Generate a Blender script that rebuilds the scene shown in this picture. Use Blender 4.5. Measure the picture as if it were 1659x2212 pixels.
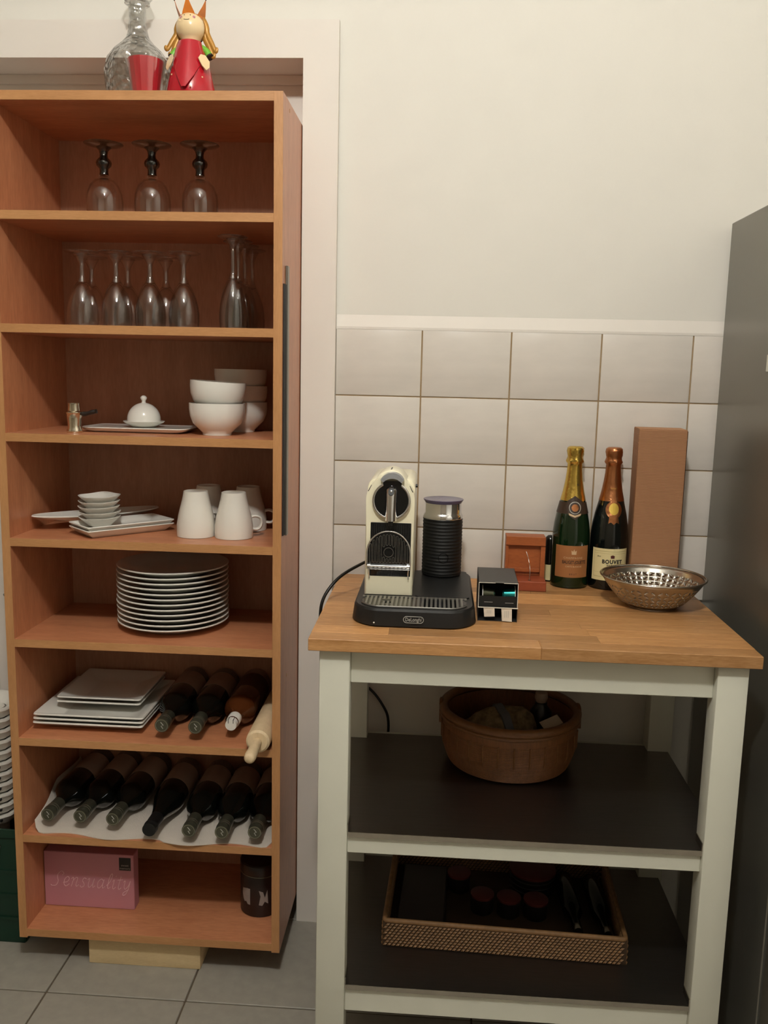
import bpy, bmesh, math, random
from mathutils import Vector, Matrix, Euler
random.seed(7)
PI = math.pi
scene = bpy.context.scene
C = scene.collection
for o in list(bpy.data.objects): bpy.data.objects.remove(o)

# ------------------------------------------------------------------ camera
cam_data = bpy.data.cameras.new('camera'); cam = bpy.data.objects.new('camera', cam_data); C.objects.link(cam)
cam_data.sensor_fit = 'VERTICAL'; cam_data.sensor_height = 24.0
cam_data.lens = 24.0 * 1907.27 / 2212.0
cam_data.clip_start = 0.02
pitch, yaw, roll = -0.1552, 0.0604, -0.0228
RX = Matrix.Rotation(pitch, 3, 'X'); RZ = Matrix.Rotation(yaw, 3, 'Z')
RY = Matrix(((math.cos(roll), 0, math.sin(roll)), (0, 1, 0), (-math.sin(roll), 0, math.cos(roll))))
Rw = RZ @ RX @ RY                         # columns: right, forward, up
M = Matrix.Identity(4)
for i in range(3):
    M[i][0] = Rw[i][0]; M[i][1] = Rw[i][2]; M[i][2] = -Rw[i][1]
M[0][3], M[1][3], M[2][3] = 0.1552, -2.0367, 1.3659
cam.matrix_world = M
scene.camera = cam

# ------------------------------------------------------------------ world, exposure, lamp
world = bpy.data.worlds.new('world'); scene.world = world; world.use_nodes = True
world.node_tree.nodes['Background'].inputs[0].default_value = (0.9, 0.8, 0.65, 1)
world.node_tree.nodes['Background'].inputs[1].default_value = 0.02
vs = scene.view_settings
vs.view_transform = 'Standard'; vs.look = 'None'; vs.gamma = 1.0; vs.exposure = 0.0
vs.use_curve_mapping = False
LAMP_POS = (0.06, -1.88, 2.70)
LAMP_R = 0.065
LAMP_COL = (1.0, 0.985, 0.93)
LAMP_STRENGTH = 520.0

# ------------------------------------------------------------------ materials
def lin(c):
    def f(v):
        v /= 255.0
        return v / 12.92 if v <= 0.04045 else ((v + 0.055) / 1.055) ** 2.4
    return (f(c[0]), f(c[1]), f(c[2]), 1.0)

def pm(name, col, rough=0.5, metal=0.0, var=0.06, scale=18.0, bump=0.0, bscale=120.0, trans=0.0, ior=1.45, spec=None, coat=0.0, stretch=(1, 1, 1)):
    """procedural principled material: colour mottled by noise, optional fine relief"""
    m = bpy.data.materials.new(name); m.use_nodes = True
    nt = m.node_tree; N = nt.nodes; L = nt.links
    p = N['Principled BSDF']
    p.inputs['Roughness'].default_value = rough
    p.inputs['Metallic'].default_value = metal
    p.inputs['IOR'].default_value = ior
    p.inputs['Transmission Weight'].default_value = trans
    p.inputs['Coat Weight'].default_value = coat
    if spec is not None: p.inputs['Specular IOR Level'].default_value = spec
    tc = N.new('ShaderNodeTexCoord'); mp = N.new('ShaderNodeMapping')
    mp.inputs['Scale'].default_value = stretch
    L.new(tc.outputs['Object'], mp.inputs['Vector'])
    nz = N.new('ShaderNodeTexNoise'); nz.inputs['Scale'].default_value = scale; nz.inputs['Detail'].default_value = 4
    L.new(mp.outputs[0], nz.inputs['Vector'])
    rp = N.new('ShaderNodeValToRGB')
    c = lin(col)
    rp.color_ramp.elements[0].position = 0.3; rp.color_ramp.elements[1].position = 0.7
    rp.color_ramp.elements[0].color = tuple(v * (1 - var) for v in c[:3]) + (1,)
    rp.color_ramp.elements[1].color = tuple(min(1, v * (1 + var)) for v in c[:3]) + (1,)
    L.new(nz.outputs['Fac'], rp.inputs['Fac'])
    L.new(rp.outputs['Color'], p.inputs['Base Color'])
    if bump > 0:
        n2 = N.new('ShaderNodeTexNoise'); n2.inputs['Scale'].default_value = bscale; n2.inputs['Detail'].default_value = 3
        L.new(mp.outputs[0], n2.inputs['Vector'])
        b = N.new('ShaderNodeBump'); b.inputs['Strength'].default_value = bump; b.inputs['Distance'].default_value = 0.002
        L.new(n2.outputs['Fac'], b.inputs['Height']); L.new(b.outputs['Normal'], p.inputs['Normal'])
    return m

def wood(name, c1, c2, stretch, rough=0.45, rnd=0.0, fine=60.0, coarse=6.0, spec=0.5):
    m = bpy.data.materials.new(name); m.use_nodes = True
    nt = m.node_tree; N = nt.nodes; L = nt.links
    p = N['Principled BSDF']; p.inputs['Roughness'].default_value = rough
    p.inputs['Specular IOR Level'].default_value = spec
    tc = N.new('ShaderNodeTexCoord'); mp = N.new('ShaderNodeMapping'); mp.inputs['Scale'].default_value = stretch
    L.new(tc.outputs['Object'], mp.inputs['Vector'])
    vec = mp.outputs[0]
    oi = N.new('ShaderNodeObjectInfo')
    if rnd > 0:
        ad = N.new('ShaderNodeVectorMath'); ad.operation = 'ADD'
        ml = N.new('ShaderNodeMath'); ml.operation = 'MULTIPLY'; ml.inputs[1].default_value = 37.0
        L.new(oi.outputs['Random'], ml.inputs[0]); L.new(vec, ad.inputs[0]); L.new(ml.outputs[0], ad.inputs[1]); vec = ad.outputs[0]
    n1 = N.new('ShaderNodeTexNoise'); n1.inputs['Scale'].default_value = fine; n1.inputs['Detail'].default_value = 5
    n2 = N.new('ShaderNodeTexNoise'); n2.inputs['Scale'].default_value = coarse; n2.inputs['Detail'].default_value = 3
    L.new(vec, n1.inputs['Vector']); L.new(vec, n2.inputs['Vector'])
    mx = N.new('ShaderNodeMath'); mx.operation = 'ADD'
    L.new(n1.outputs['Fac'], mx.inputs[0]); L.new(n2.outputs['Fac'], mx.inputs[1])
    hf = N.new('ShaderNodeMath'); hf.operation = 'MULTIPLY'; hf.inputs[1].default_value = 0.5
    L.new(mx.outputs[0], hf.inputs[0])
    rp = N.new('ShaderNodeValToRGB'); rp.color_ramp.elements[0].position = 0.36; rp.color_ramp.elements[1].position = 0.64
    rp.color_ramp.elements[0].color = lin(c1); rp.color_ramp.elements[1].color = lin(c2)
    L.new(hf.outputs[0], rp.inputs['Fac'])
    out = rp.outputs['Color']
    if rnd > 0:
        hs = N.new('ShaderNodeHueSaturation')
        mr = N.new('ShaderNodeMapRange'); mr.inputs['To Min'].default_value = 1 - rnd; mr.inputs['To Max'].default_value = 1 + rnd * 0.7
        L.new(oi.outputs['Random'], mr.inputs['Value']); L.new(mr.outputs[0], hs.inputs['Value']); L.new(out, hs.inputs['Color']); out = hs.outputs['Color']
    L.new(out, p.inputs['Base Color'])
    b = N.new('ShaderNodeBump'); b.inputs['Strength'].default_value = 0.06; b.inputs['Distance'].default_value = 0.001
    L.new(n1.outputs['Fac'], b.inputs['Height']); L.new(b.outputs['Normal'], p.inputs['Normal'])
    return m

def thin_glass(name, tint=(0.97, 0.97, 0.97), refl=1.0, rough=0.02, body=0.0, facets=0.0):
    """thin-walled clear glass: transparent with fresnel reflection"""
    m = bpy.data.materials.new(name); m.use_nodes = True
    nt = m.node_tree; N = nt.nodes; L = nt.links
    N.remove(N['Principled BSDF']); out = N['Material Output']
    tr = N.new('ShaderNodeBsdfTransparent'); tr.inputs[0].default_value = (*tint, 1)
    gl = N.new('ShaderNodeBsdfGlossy'); gl.inputs['Roughness'].default_value = rough
    lw = N.new('ShaderNodeLayerWeight'); lw.inputs['Blend'].default_value = 0.5
    pw = N.new('ShaderNodeMath'); pw.operation = 'POWER'; pw.inputs[1].default_value = 4.0
    fr = N.new('ShaderNodeMath'); fr.operation = 'MULTIPLY_ADD'; fr.inputs[1].default_value = 0.88; fr.inputs[2].default_value = 0.05
    L.new(lw.outputs['Facing'], pw.inputs[0]); L.new(pw.outputs[0], fr.inputs[0])
    ml = N.new('ShaderNodeMath'); ml.operation = 'MULTIPLY_ADD'; ml.inputs[1].default_value = refl; ml.inputs[2].default_value = body; ml.use_clamp = True
    tc = N.new('ShaderNodeTexCoord'); nz = N.new('ShaderNodeTexNoise'); nz.inputs['Scale'].default_value = 40
    b = N.new('ShaderNodeBump'); b.inputs['Strength'].default_value = 0.01; b.inputs['Distance'].default_value = 0.001
    if facets > 0:
        nz = N.new('ShaderNodeTexVoronoi'); nz.inputs['Scale'].default_value = 75; nz.feature = 'F1'
        b.inputs['Strength'].default_value = facets; b.inputs['Distance'].default_value = 0.006
    L.new(tc.outputs['Object'], nz.inputs['Vector']); L.new(nz.outputs[0], b.inputs['Height'])
    if facets > 0: L.new(b.outputs['Normal'], lw.inputs['Normal'])
    L.new(b.outputs['Normal'], gl.inputs['Normal'])
    L.new(fr.outputs[0], ml.inputs[0])
    mx = N.new('ShaderNodeMixShader')
    L.new(ml.outputs[0], mx.inputs[0]); L.new(tr.outputs[0], mx.inputs[1]); L.new(gl.outputs[0], mx.inputs[2])
    L.new(mx.outputs[0], out.inputs['Surface'])
    return m

def emit(name, col, strength):
    m = bpy.data.materials.new(name); m.use_nodes = True
    N = m.node_tree.nodes; p = N['Principled BSDF']
    p.inputs['Base Color'].default_value = (0.9, 0.9, 0.88, 1)
    p.inputs['Emission Color'].default_value = (*col, 1); p.inputs['Emission Strength'].default_value = strength
    return m

MT = {}
MT['wall'] = pm('wall_paint', (228, 224, 215), 0.75, var=0.012, scale=9, bump=0.14, bscale=55)
MT['wall_far'] = pm('beige_wall_paint', (176, 164, 146), 0.8, var=0.02, scale=6)
MT['trim'] = pm('trim_gloss_paint', (228, 221, 212), 0.55, var=0.015, scale=6, bump=0.03, bscale=30)
MT['niche'] = pm('door_paint', (232, 224, 214), 0.45, var=0.02, scale=5)
MT['ceiling'] = pm('ceiling_paint', (236, 233, 226), 0.85, var=0.01)
MT['tile'] = pm('wall_tile_glaze', (216, 209, 200), 0.26, var=0.035, scale=14, stretch=(0.7, 1, 2.6), bump=0.02, bscale=12)
MT['grout'] = pm('brown_grout', (156, 132, 100), 0.9, var=0.1, scale=60)
MT['ftile'] = pm('floor_tile', (150, 145, 135), 0.4, var=0.07, scale=40, bump=0.05, bscale=200)
MT['fgrout'] = pm('floor_grout', (92, 80, 66), 0.9, var=0.12, scale=60)
MT['beech'] = wood('beech_veneer', (176, 113, 78), (198, 134, 96), (1.2, 6, 6), 0.36, fine=38)
MT['beech_v'] = wood('beech_veneer_upright', (176, 113, 78), (198, 134, 96), (6, 6, 1.0), 0.33, fine=38)
MT['beech_back'] = wood('beech_back_board', (172, 124, 96), (188, 140, 112), (6, 6, 1.0), 0.5, fine=38)
MT['edge'] = wood('beech_edge_band', (172, 122, 77), (190, 139, 92), (1.2, 8, 8), 0.4, fine=50)
MT['edge_v'] = wood('beech_edge_band_upright', (172, 122, 77), (190, 139, 92), (8, 8, 1.0), 0.4, fine=50)
MT['pine'] = wood('pine_block', (204, 178, 134), (220, 196, 152), (1.5, 9, 9), 0.55)
MT['oak'] = wood('oak_stave', (168, 118, 68), (200, 150, 98), (2.2, 16, 16), 0.42, rnd=0.30, fine=30, coarse=5)
MT['cartwhite'] = pm('cart_white_lacquer', (208, 207, 192), 0.42, var=0.02, scale=8, bump=0.02)
MT['steel_dark'] = pm('brushed_steel_shelf', (128, 122, 116), 0.36, metal=1.0, var=0.05, scale=30, stretch=(0.4, 12, 12), bump=0.03, bscale=200)
MT['steel'] = pm('brushed_steel', (186, 180, 170), 0.24, metal=1.0, var=0.04, scale=40)
MT['chrome'] = pm('chrome', (222, 222, 224), 0.06, metal=1.0, var=0.02)
MT['silver'] = pm('polished_silver', (214, 205, 186), 0.14, metal=1.0, var=0.04)
MT['fridge'] = pm('fridge_side_grey', (124, 121, 112), 0.3, metal=0.55, var=0.03, scale=5, bump=0.05, bscale=300)
MT['fridge_door'] = pm('fridge_door_grey', (132, 128, 118), 0.34, metal=0.5, var=0.03, scale=5)
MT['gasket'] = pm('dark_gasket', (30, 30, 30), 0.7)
MT['porcelain'] = pm('white_porcelain', (226, 224, 216), 0.16, var=0.015, scale=8, coat=0.3)
MT['porc_mat'] = pm('off_white_stoneware', (224, 220, 210), 0.28, var=0.02, scale=8)
MT['black'] = pm('black_plastic', (24, 24, 24), 0.42, var=0.1, scale=60)
MT['blackgloss'] = pm('black_gloss', (14, 15, 17), 0.16, var=0.1)
MT['rubber'] = pm('black_rubber', (16, 16, 16), 0.5, var=0.1)
MT['grey'] = pm('grey_metal_bars', (150, 148, 142), 0.34, metal=0.8, var=0.04)
MT['cream'] = pm('cream_plastic', (243, 236, 208), 0.3, var=0.015, coat=0.2)
MT['levergrey'] = pm('satin_grey_lever', (168, 170, 174), 0.25, metal=0.35, var=0.03)
MT['violet'] = pm('smoky_violet_plastic', (98, 88, 112), 0.25, var=0.05)
MT['white'] = pm('white_plastic', (222, 220, 212), 0.4, var=0.02)
MT['printgrey'] = pm('grey_print', (170, 168, 160), 0.5, var=0.02)
MT['printblack'] = pm('black_print', (34, 28, 24), 0.6, var=0.05)
MT['glass'] = thin_glass('clear_glass', (0.975, 0.972, 0.968), 1.25)
MT['stemglass'] = thin_glass('thick_clear_glass', (0.94, 0.93, 0.92), 1.5, 0.03, 0.05)
MT['smoke'] = thin_glass('smoked_glass', (0.42, 0.40, 0.36), 1.1, 0.03, 0.02)
MT['smoke_thin'] = thin_glass('smoked_glass_foot', (0.62, 0.62, 0.56), 1.1, 0.03, 0.02)
MT['cut'] = thin_glass('cut_crystal', (0.93, 0.93, 0.92), 1.6, 0.12, 0.06, facets=0.9)
MT['redwax'] = pm('red_votive_glass', (186, 40, 50), 0.3, var=0.05, coat=0.4)
MT['reddress'] = pm('red_enamel', (176, 22, 38), 0.22, var=0.04, coat=0.5)
MT['skin'] = pm('cream_enamel', (232, 205, 160), 0.25, var=0.02, coat=0.4)
MT['orange'] = pm('orange_crown_enamel', (206, 120, 46), 0.35, var=0.12, scale=60)
MT['hair'] = pm('ochre_hair_enamel', (172, 124, 52), 0.35, metal=0.2, var=0.12, scale=60)
MT['green'] = pm('green_sleeve_enamel', (112, 180, 62), 0.4, var=0.05)
MT['bottle'] = pm('dark_bottle_glass', (10, 12, 9), 0.09, var=0.1, coat=0.3)
MT['champ'] = pm('green_champagne_glass', (13, 34, 14), 0.07, var=0.08, coat=0.5)
MT['champ2'] = pm('dark_champagne_glass', (9, 14, 13), 0.07, var=0.08, coat=0.5)
MT['amber'] = pm('amber_bottle', (84, 44, 20), 0.12, var=0.08, coat=0.4)
MT['wlabel'] = pm('faded_wine_label', (160, 138, 122), 0.7, var=0.05)
MT['amberlabel'] = pm('brown_bottle_label', (86, 56, 38), 0.6, var=0.08)
MT['cap'] = pm('grey_green_capsule', (92, 92, 78), 0.32, metal=0.7, var=0.06)
MT['capring'] = pm('capsule_ring', (150, 148, 130), 0.3, metal=0.8)
MT['gold'] = pm('gold_foil', (214, 182, 92), 0.26, metal=1.0, var=0.08, bump=0.5, bscale=90)
MT['copper'] = pm('copper_foil', (186, 124, 82), 0.3, metal=1.0, var=0.08, bump=0.5, bscale=90)
MT['blab'] = pm('copper_brown_label', (158, 104, 62), 0.45, var=0.05)
MT['ylab'] = pm('cream_yellow_label', (226, 212, 160), 0.5, var=0.03)
MT['yline'] = pm('label_line', (176, 160, 108), 0.6)
MT['medal'] = pm('gold_medallion', (222, 186, 84), 0.35, metal=0.5, var=0.05)
MT['browndark'] = pm('dark_brown_neck_label', (58, 42, 30), 0.45, var=0.1)
MT['ltan'] = pm('tan_print', (206, 178, 140), 0.5)
MT['cherry'] = wood('cherry_box', (148, 78, 38), (170, 94, 48), (1.5, 8, 8), 0.42)
MT['cherry_d'] = wood('cherry_box_base', (132, 60, 34), (150, 72, 42), (1.5, 8, 8), 0.42)
MT['beechpin'] = wood('pale_rolling_pin', (216, 190, 150), (230, 206, 168), (9, 1.2, 9), 0.55)
MT['cloth'] = pm('white_cloth', (206, 196, 184), 0.9, var=0.04, scale=30, bump=0.3, bscale=400)
MT['pink'] = pm('pink_card', (186, 124, 134), 0.55, var=0.03, scale=8)
MT['pinkprint'] = pm('pale_pink_foil', (222, 176, 182), 0.4, var=0.02)
MT['jar'] = pm('dark_tin', (38, 26, 24), 0.4, var=0.1)
MT['jarprint'] = pm('pale_print', (150, 138, 132), 0.6)
MT['cable'] = pm('black_cable', (14, 13, 12), 0.4)
MT['greencrate'] = pm('dark_green_plastic', (12, 48, 34), 0.5, var=0.1)
MT['greycable'] = pm('grey_hose', (140, 138, 134), 0.5)
MT['tealcap'] = pm('teal_aluminium', (50, 150, 146), 0.25, metal=0.8, var=0.05)
MT['olivecap'] = pm('olive_aluminium', (84, 86, 70), 0.3, metal=0.8, var=0.05)
MT['boxtop'] = pm('black_card', (46, 45, 44), 0.4, var=0.06)
MT['boxin'] = pm('black_card_inside', (16, 16, 16), 0.6)
MT['cutedge'] = pm('white_card_edge', (216, 210, 196), 0.7)
MT['paper'] = pm('white_paper', (218, 208, 192), 0.7)
MT['bamboo'] = wood('bamboo_basket', (106, 66, 34), (130, 84, 46), (7, 7, 1.2), 0.5, fine=40)
MT['bamboo_rim'] = wood('bamboo_rim', (106, 68, 36), (126, 84, 46), (3, 3, 9), 0.45, fine=30)
MT['rattan'] = pm('rattan_weave', (118, 86, 52), 0.6, var=0.2, scale=90)
MT['rattan_d'] = pm('rattan_core', (62, 44, 26), 0.7, var=0.15)
MT['pattern'] = pm('patterned_cloth', (120, 104, 74), 0.9, var=0.5, scale=70)
MT['ribbon'] = pm('grey_blue_ribbon', (92, 94, 98), 0.6)
MT['dullred'] = pm('dull_red_lid', (84, 34, 30), 0.5, var=0.08)
MT['darkjar'] = pm('near_black_jar', (26, 22, 20), 0.3)
MT['dusk'] = pm('dark_brown_lacquer', (34, 26, 22), 0.35)

def corrugated():
    m = bpy.data.materials.new('corrugated_card'); m.use_nodes = True
    nt = m.node_tree; N = nt.nodes; L = nt.links; p = N['Principled BSDF']; p.inputs['Roughness'].default_value = 0.75
    tc = N.new('ShaderNodeTexCoord'); w = N.new('ShaderNodeTexWave'); w.bands_direction = 'Z'; w.inputs['Scale'].default_value = 105
    w.inputs['Distortion'].default_value = 0.3
    L.new(tc.outputs['Object'], w.inputs['Vector'])
    rp = N.new('ShaderNodeValToRGB'); rp.color_ramp.elements[0].color = lin((140, 98, 66)); rp.color_ramp.elements[1].color = lin((174, 126, 88))
    L.new(w.outputs['Fac'], rp.inputs['Fac']); L.new(rp.outputs['Color'], p.inputs['Base Color'])
    b = N.new('ShaderNodeBump'); b.inputs['Strength'].default_value = 0.35; b.inputs['Distance'].default_value = 0.001
    L.new(w.outputs['Fac'], b.inputs['Height']); L.new(b.outputs['Normal'], p.inputs['Normal'])
    return m
MT['card'] = corrugated()

# ------------------------------------------------------------------ mesh helpers
def link(name, bm, mat, parent=None, smooth=None, loc=None, rot=None):
    me = bpy.data.meshes.new(name)
    bmesh.ops.recalc_face_normals(bm, faces=bm.faces[:])
    bm.to_mesh(me); bm.free()
    if smooth is not None:
        me.polygons.foreach_set('use_smooth', [True] * len(me.polygons))
        me.set_sharp_from_angle(angle=math.radians(smooth))
    me.materials.append(MT[mat] if isinstance(mat, str) else mat)
    o = bpy.data.objects.new(name, me); C.objects.link(o)
    if parent is not None: o.parent = parent
    if loc is not None: o.location = loc
    if rot is not None: o.rotation_euler = rot
    return o

def tag(o, label=None, cat=None, group=None, kind=None):
    if label: o['label'] = label
    if cat: o['category'] = cat
    if group: o['group'] = group
    if kind: o['kind'] = kind
    return o

def thing(name, label, cat, loc=(0, 0, 0), rot=(0, 0, 0), group=None):
    o = bpy.data.objects.new(name, None); C.objects.link(o); o.location = loc; o.rotation_euler = rot
    o.empty_display_size = 0.02
    return tag(o, label, cat, group)

def dup(root, loc=None, rot=None, label=None):
    r = root.copy(); C.objects.link(r)
    if loc is not None: r.location = loc
    if rot is not None: r.rotation_euler = rot
    if label: r['label'] = label
    for ch in list(root.children):
        c = ch.copy(); C.objects.link(c); c.parent = r
        for g in list(ch.children):
            d = g.copy(); C.objects.link(d); d.parent = c
    return r

def box(bm, x0, x1, y0, y1, z0, z1, bev=0.0, seg=1):
    r = bmesh.ops.create_cube(bm, size=1.0)
    vs_ = r['verts']
    for v in vs_:
        v.co = Vector(((x0 + x1) / 2 + v.co.x * (x1 - x0), (y0 + y1) / 2 + v.co.y * (y1 - y0), (z0 + z1) / 2 + v.co.z * (z1 - z0)))
    if bev > 0:
        es = set()
        for v in vs_:
            for e in v.link_edges: es.add(e)
        bmesh.ops.bevel(bm, geom=list(es), offset=bev, segments=seg, affect='EDGES', profile=0.5)
    return bm

def bx(*a, **k): return box(bmesh.new(), *a, **k)

def lathe(bm, prof, seg=40, c=(0, 0, 0), sq=0.0, sx=1.0, sy=1.0, flute=None):
    """revolve (r,z) profile about z; sq>0 squares the section; closed at r==0 ends"""
    rings = []
    for r, z in prof:
        if r <= 1e-6:
            rings.append([bm.verts.new((c[0], c[1], c[2] + z))]); continue
        ring = []
        for i in range(seg):
            a = 2 * PI * i / seg
            k = 1.0
            if sq > 0:
                n = 2 + sq
                k = 1.0 / ((abs(math.cos(a)) ** n + abs(math.sin(a)) ** n) ** (1 / n))
            if flute: k *= flute(a, z)
            ring.append(bm.verts.new((c[0] + r * k * math.cos(a) * sx, c[1] + r * k * math.sin(a) * sy, c[2] + z)))
        rings.append(ring)
    for A, B in zip(rings, rings[1:]):
        if len(A) == 1 and len(B) == 1: continue
        for i in range(seg):
            j = (i + 1) % seg
            if len(A) == 1: bm.faces.new((A[0], B[i], B[j]))
            elif len(B) == 1: bm.faces.new((A[i], A[j], B[0]))
            else: bm.faces.new((A[i], A[j], B[j], B[i]))
    return bm

def lt(prof, seg=40, **k): return lathe(bmesh.new(), prof, seg, **k)

def tube(bm, pts, r, seg=8, caps=True, closed=False):
    pts = [Vector(p) for p in pts]
    n = len(pts); rings = []
    rad = r if isinstance(r, (list, tuple)) else [r] * n
    prev = None
    for i, p in enumerate(pts):
        a = pts[(i - 1) % n] if (closed or i > 0) else p
        b = pts[(i + 1) % n] if (closed or i < n - 1) else p
        t = (b - a).normalized()
        if prev is None:
            u = t.orthogonal().normalized()
        else:
            u = (prev - t * prev.dot(t)).normalized()
        prev = u; w = t.cross(u)
        rings.append([bm.verts.new(p + (u * math.cos(2 * PI * k / seg) + w * math.sin(2 * PI * k / seg)) * rad[i]) for k in range(seg)])
    pairs = list(zip(rings, rings[1:])) + ([(rings[-1], rings[0])] if closed else [])
    for A, B in pairs:
        for k in range(seg):
            bm.faces.new((A[k], A[(k + 1) % seg], B[(k + 1) % seg], B[k]))
    if caps and not closed:
        bm.faces.new(rings[0][::-1]); bm.faces.new(rings[-1])
    return bm

def smooth_path(pts, n=8):
    P = [Vector(p) for p in pts]; out = []
    for i in range(len(P) - 1):
        p0 = P[max(0, i - 1)]; p1 = P[i]; p2 = P[i + 1]; p3 = P[min(len(P) - 1, i + 2)]
        for k in range(n):
            t = k / n
            out.append(0.5 * ((2 * p1) + (-p0 + p2) * t + (2 * p0 - 5 * p1 + 4 * p2 - p3) * t * t + (-p0 + 3 * p1 - 3 * p2 + p3) * t ** 3))
    out.append(P[-1]); return out

def prism(bm, poly, d0, d1, axis='y', bev=0.0):
    """extrude a 2-D outline: axis 'y' -> poly in (x,z); 'z' -> (x,y); 'x' -> (y,z)"""
    def mk(u, v, d):
        return {'y': (u, d, v), 'z': (u, v, d), 'x': (d, u, v)}[axis]
    A = [bm.verts.new(mk(u, v, d0)) for u, v in poly]; B = [bm.verts.new(mk(u, v, d1)) for u, v in poly]
    fa = bm.faces.new(A); fb = bm.faces.new(B[::-1]); n = len(poly)
    for i in range(n):
        bm.faces.new((A[i], B[i], B[(i + 1) % n], A[(i + 1) % n]))
    if bev > 0:
        es = list(fa.edges) + list(fb.edges)
        bmesh.ops.bevel(bm, geom=es, offset=bev, segments=2, affect='EDGES', profile=0.5)
    return bm

def pz(poly, d0, d1, axis='y', bev=0.0): return prism(bmesh.new(), poly, d0, d1, axis, bev)

def rrect(x0, x1, y0, y1, r, n=6):
    rs = r if isinstance(r, (list, tuple)) else [r] * 4
    out = []
    for (cx, cy, a0), rr in zip([(x0, y0, PI), (x1, y0, 1.5 * PI), (x1, y1, 0), (x0, y1, PI / 2)], rs):
        sx = 1 if cx == x0 else -1; sy = 1 if cy == y0 else -1
        if rr <= 0: out.append((cx, cy)); continue
        for k in range(n + 1):
            a = a0 + (PI / 2) * k / n
            out.append((cx + sx * rr + rr * math.cos(a), cy + sy * rr + rr * math.sin(a)))
    return out

def text_bm(body, size, extrude=0.0003, align='CENTER', shear=0.0, space=1.0, xs=1.0, bold=0.0):
    cu = bpy.data.curves.new('txt', 'FONT'); cu.body = body; cu.size = size; cu.extrude = extrude
    cu.align_x = align; cu.align_y = 'CENTER'; cu.shear = shear; cu.space_character = space; cu.resolution_u = 3; cu.offset = bold
    ob = bpy.data.objects.new('txt', cu); C.objects.link(ob)
    dg = bpy.context.evaluated_depsgraph_get(); dg.update()
    me = bpy.data.meshes.new_from_object(ob.evaluated_get(dg))
    bm = bmesh.new(); bm.from_mesh(me)
    bpy.data.objects.remove(ob); bpy.data.curves.remove(cu); bpy.data.meshes.remove(me)
    for v in bm.verts: v.co.x *= xs
    return bm

def stand(bm, x, y, z):
    """text in xy plane -> facing -y, standing at x,y,z"""
    for v in bm.verts: v.co = Vector((x + v.co.x, y - v.co.z, z + v.co.y))
    return bm

def wrap(bm, R, ang=0.0, z=0.0):
    """text/outline in xy plane -> bent on a vertical cylinder of radius R, facing -y turned by ang"""
    bmesh.ops.subdivide_edges(bm, edges=bm.edges[:], cuts=1) if len(bm.verts) < 400 else None
    for v in bm.verts:
        a = v.co.x / R + ang; rr = R + v.co.z
        v.co = Vector((rr * math.sin(a), -rr * math.cos(a), z + v.co.y))
    return bm

def band(R, a0, a1, z0, z1, t=0.0004, n=24):
    """curved label strip on a cylinder"""
    bm = bmesh.new(); rows = []
    for i in range(n + 1):
        a = a0 + (a1 - a0) * i / n
        rows.append([bm.verts.new((rr * math.sin(a), -rr * math.cos(a), z)) for rr, z in ((R, z0), (R + t, z0), (R + t, z1), (R, z1))])
    for A, B in zip(rows, rows[1:]):
        for k in range(4): bm.faces.new((A[k], A[(k + 1) % 4], B[(k + 1) % 4], B[k]))
    bm.faces.new(rows[0]); bm.faces.new(rows[-1][::-1])
    return bm

def xform(bm, mat):
    bmesh.ops.transform(bm, matrix=mat, verts=bm.verts[:]); return bm

# ================================================================== SETTING
tag(link('floor', bx(-2.6, 1.5, -4.6, 0.16, -0.06, -0.003), 'fgrout'), 'grey tiled kitchen floor with dark joints', kind='structure')
floor = bpy.data.objects['floor']
P = 0.312
ft = None
for i in range(-7, 8):
    for j in range(-14, 3):
        x0 = -0.672 + i * P; y0 = -0.322 + j * P
        xa, xb, ya, yb = max(x0, -2.6) + 0.002, min(x0 + P, 1.5) - 0.002, max(y0, -4.6) + 0.002, min(y0 + P, 0.16) - 0.002
        if xb - xa < 0.02 or yb - ya < 0.02: continue
        full = abs((xb - xa) - (P - 0.004)) < 1e-6 and abs((yb - ya) - (P - 0.004)) < 1e-6
        if full and ft is not None:
            o = ft.copy(); C.objects.link(o); o.location = (xa, ya, 0)
        else:
            o = link('floor_tile', bx(0, xb - xa, 0, yb - ya, -0.006, 0.0, bev=0.0012), 'ftile', floor, loc=(xa, ya, 0))
            if full: ft = o

WY = 0.008        # plaster face behind the tiles
bm = bmesh.new()
box(bm, -0.150, 1.5, WY, 0.16, 0, 3.0)
box(bm, -2.6, -0.98, WY, 0.16, 0, 3.0)
box(bm, -0.98, -0.150, WY, 0.16, 2.05, 3.0)
wall_back = tag(link('wall_back', bm, 'wall'), 'white painted wall above the tile splashback', kind='structure')
# plaster lip above the tiles
zt = 1.4667
bm = pz([(0.0, zt - 0.002), (0.0, zt + 0.004), (WY + 0.001, zt + 0.034), (WY + 0.001, zt - 0.002)], -0.086, 1.5, 'x')
link('plaster_lip', bm, 'trim', wall_back)
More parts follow.
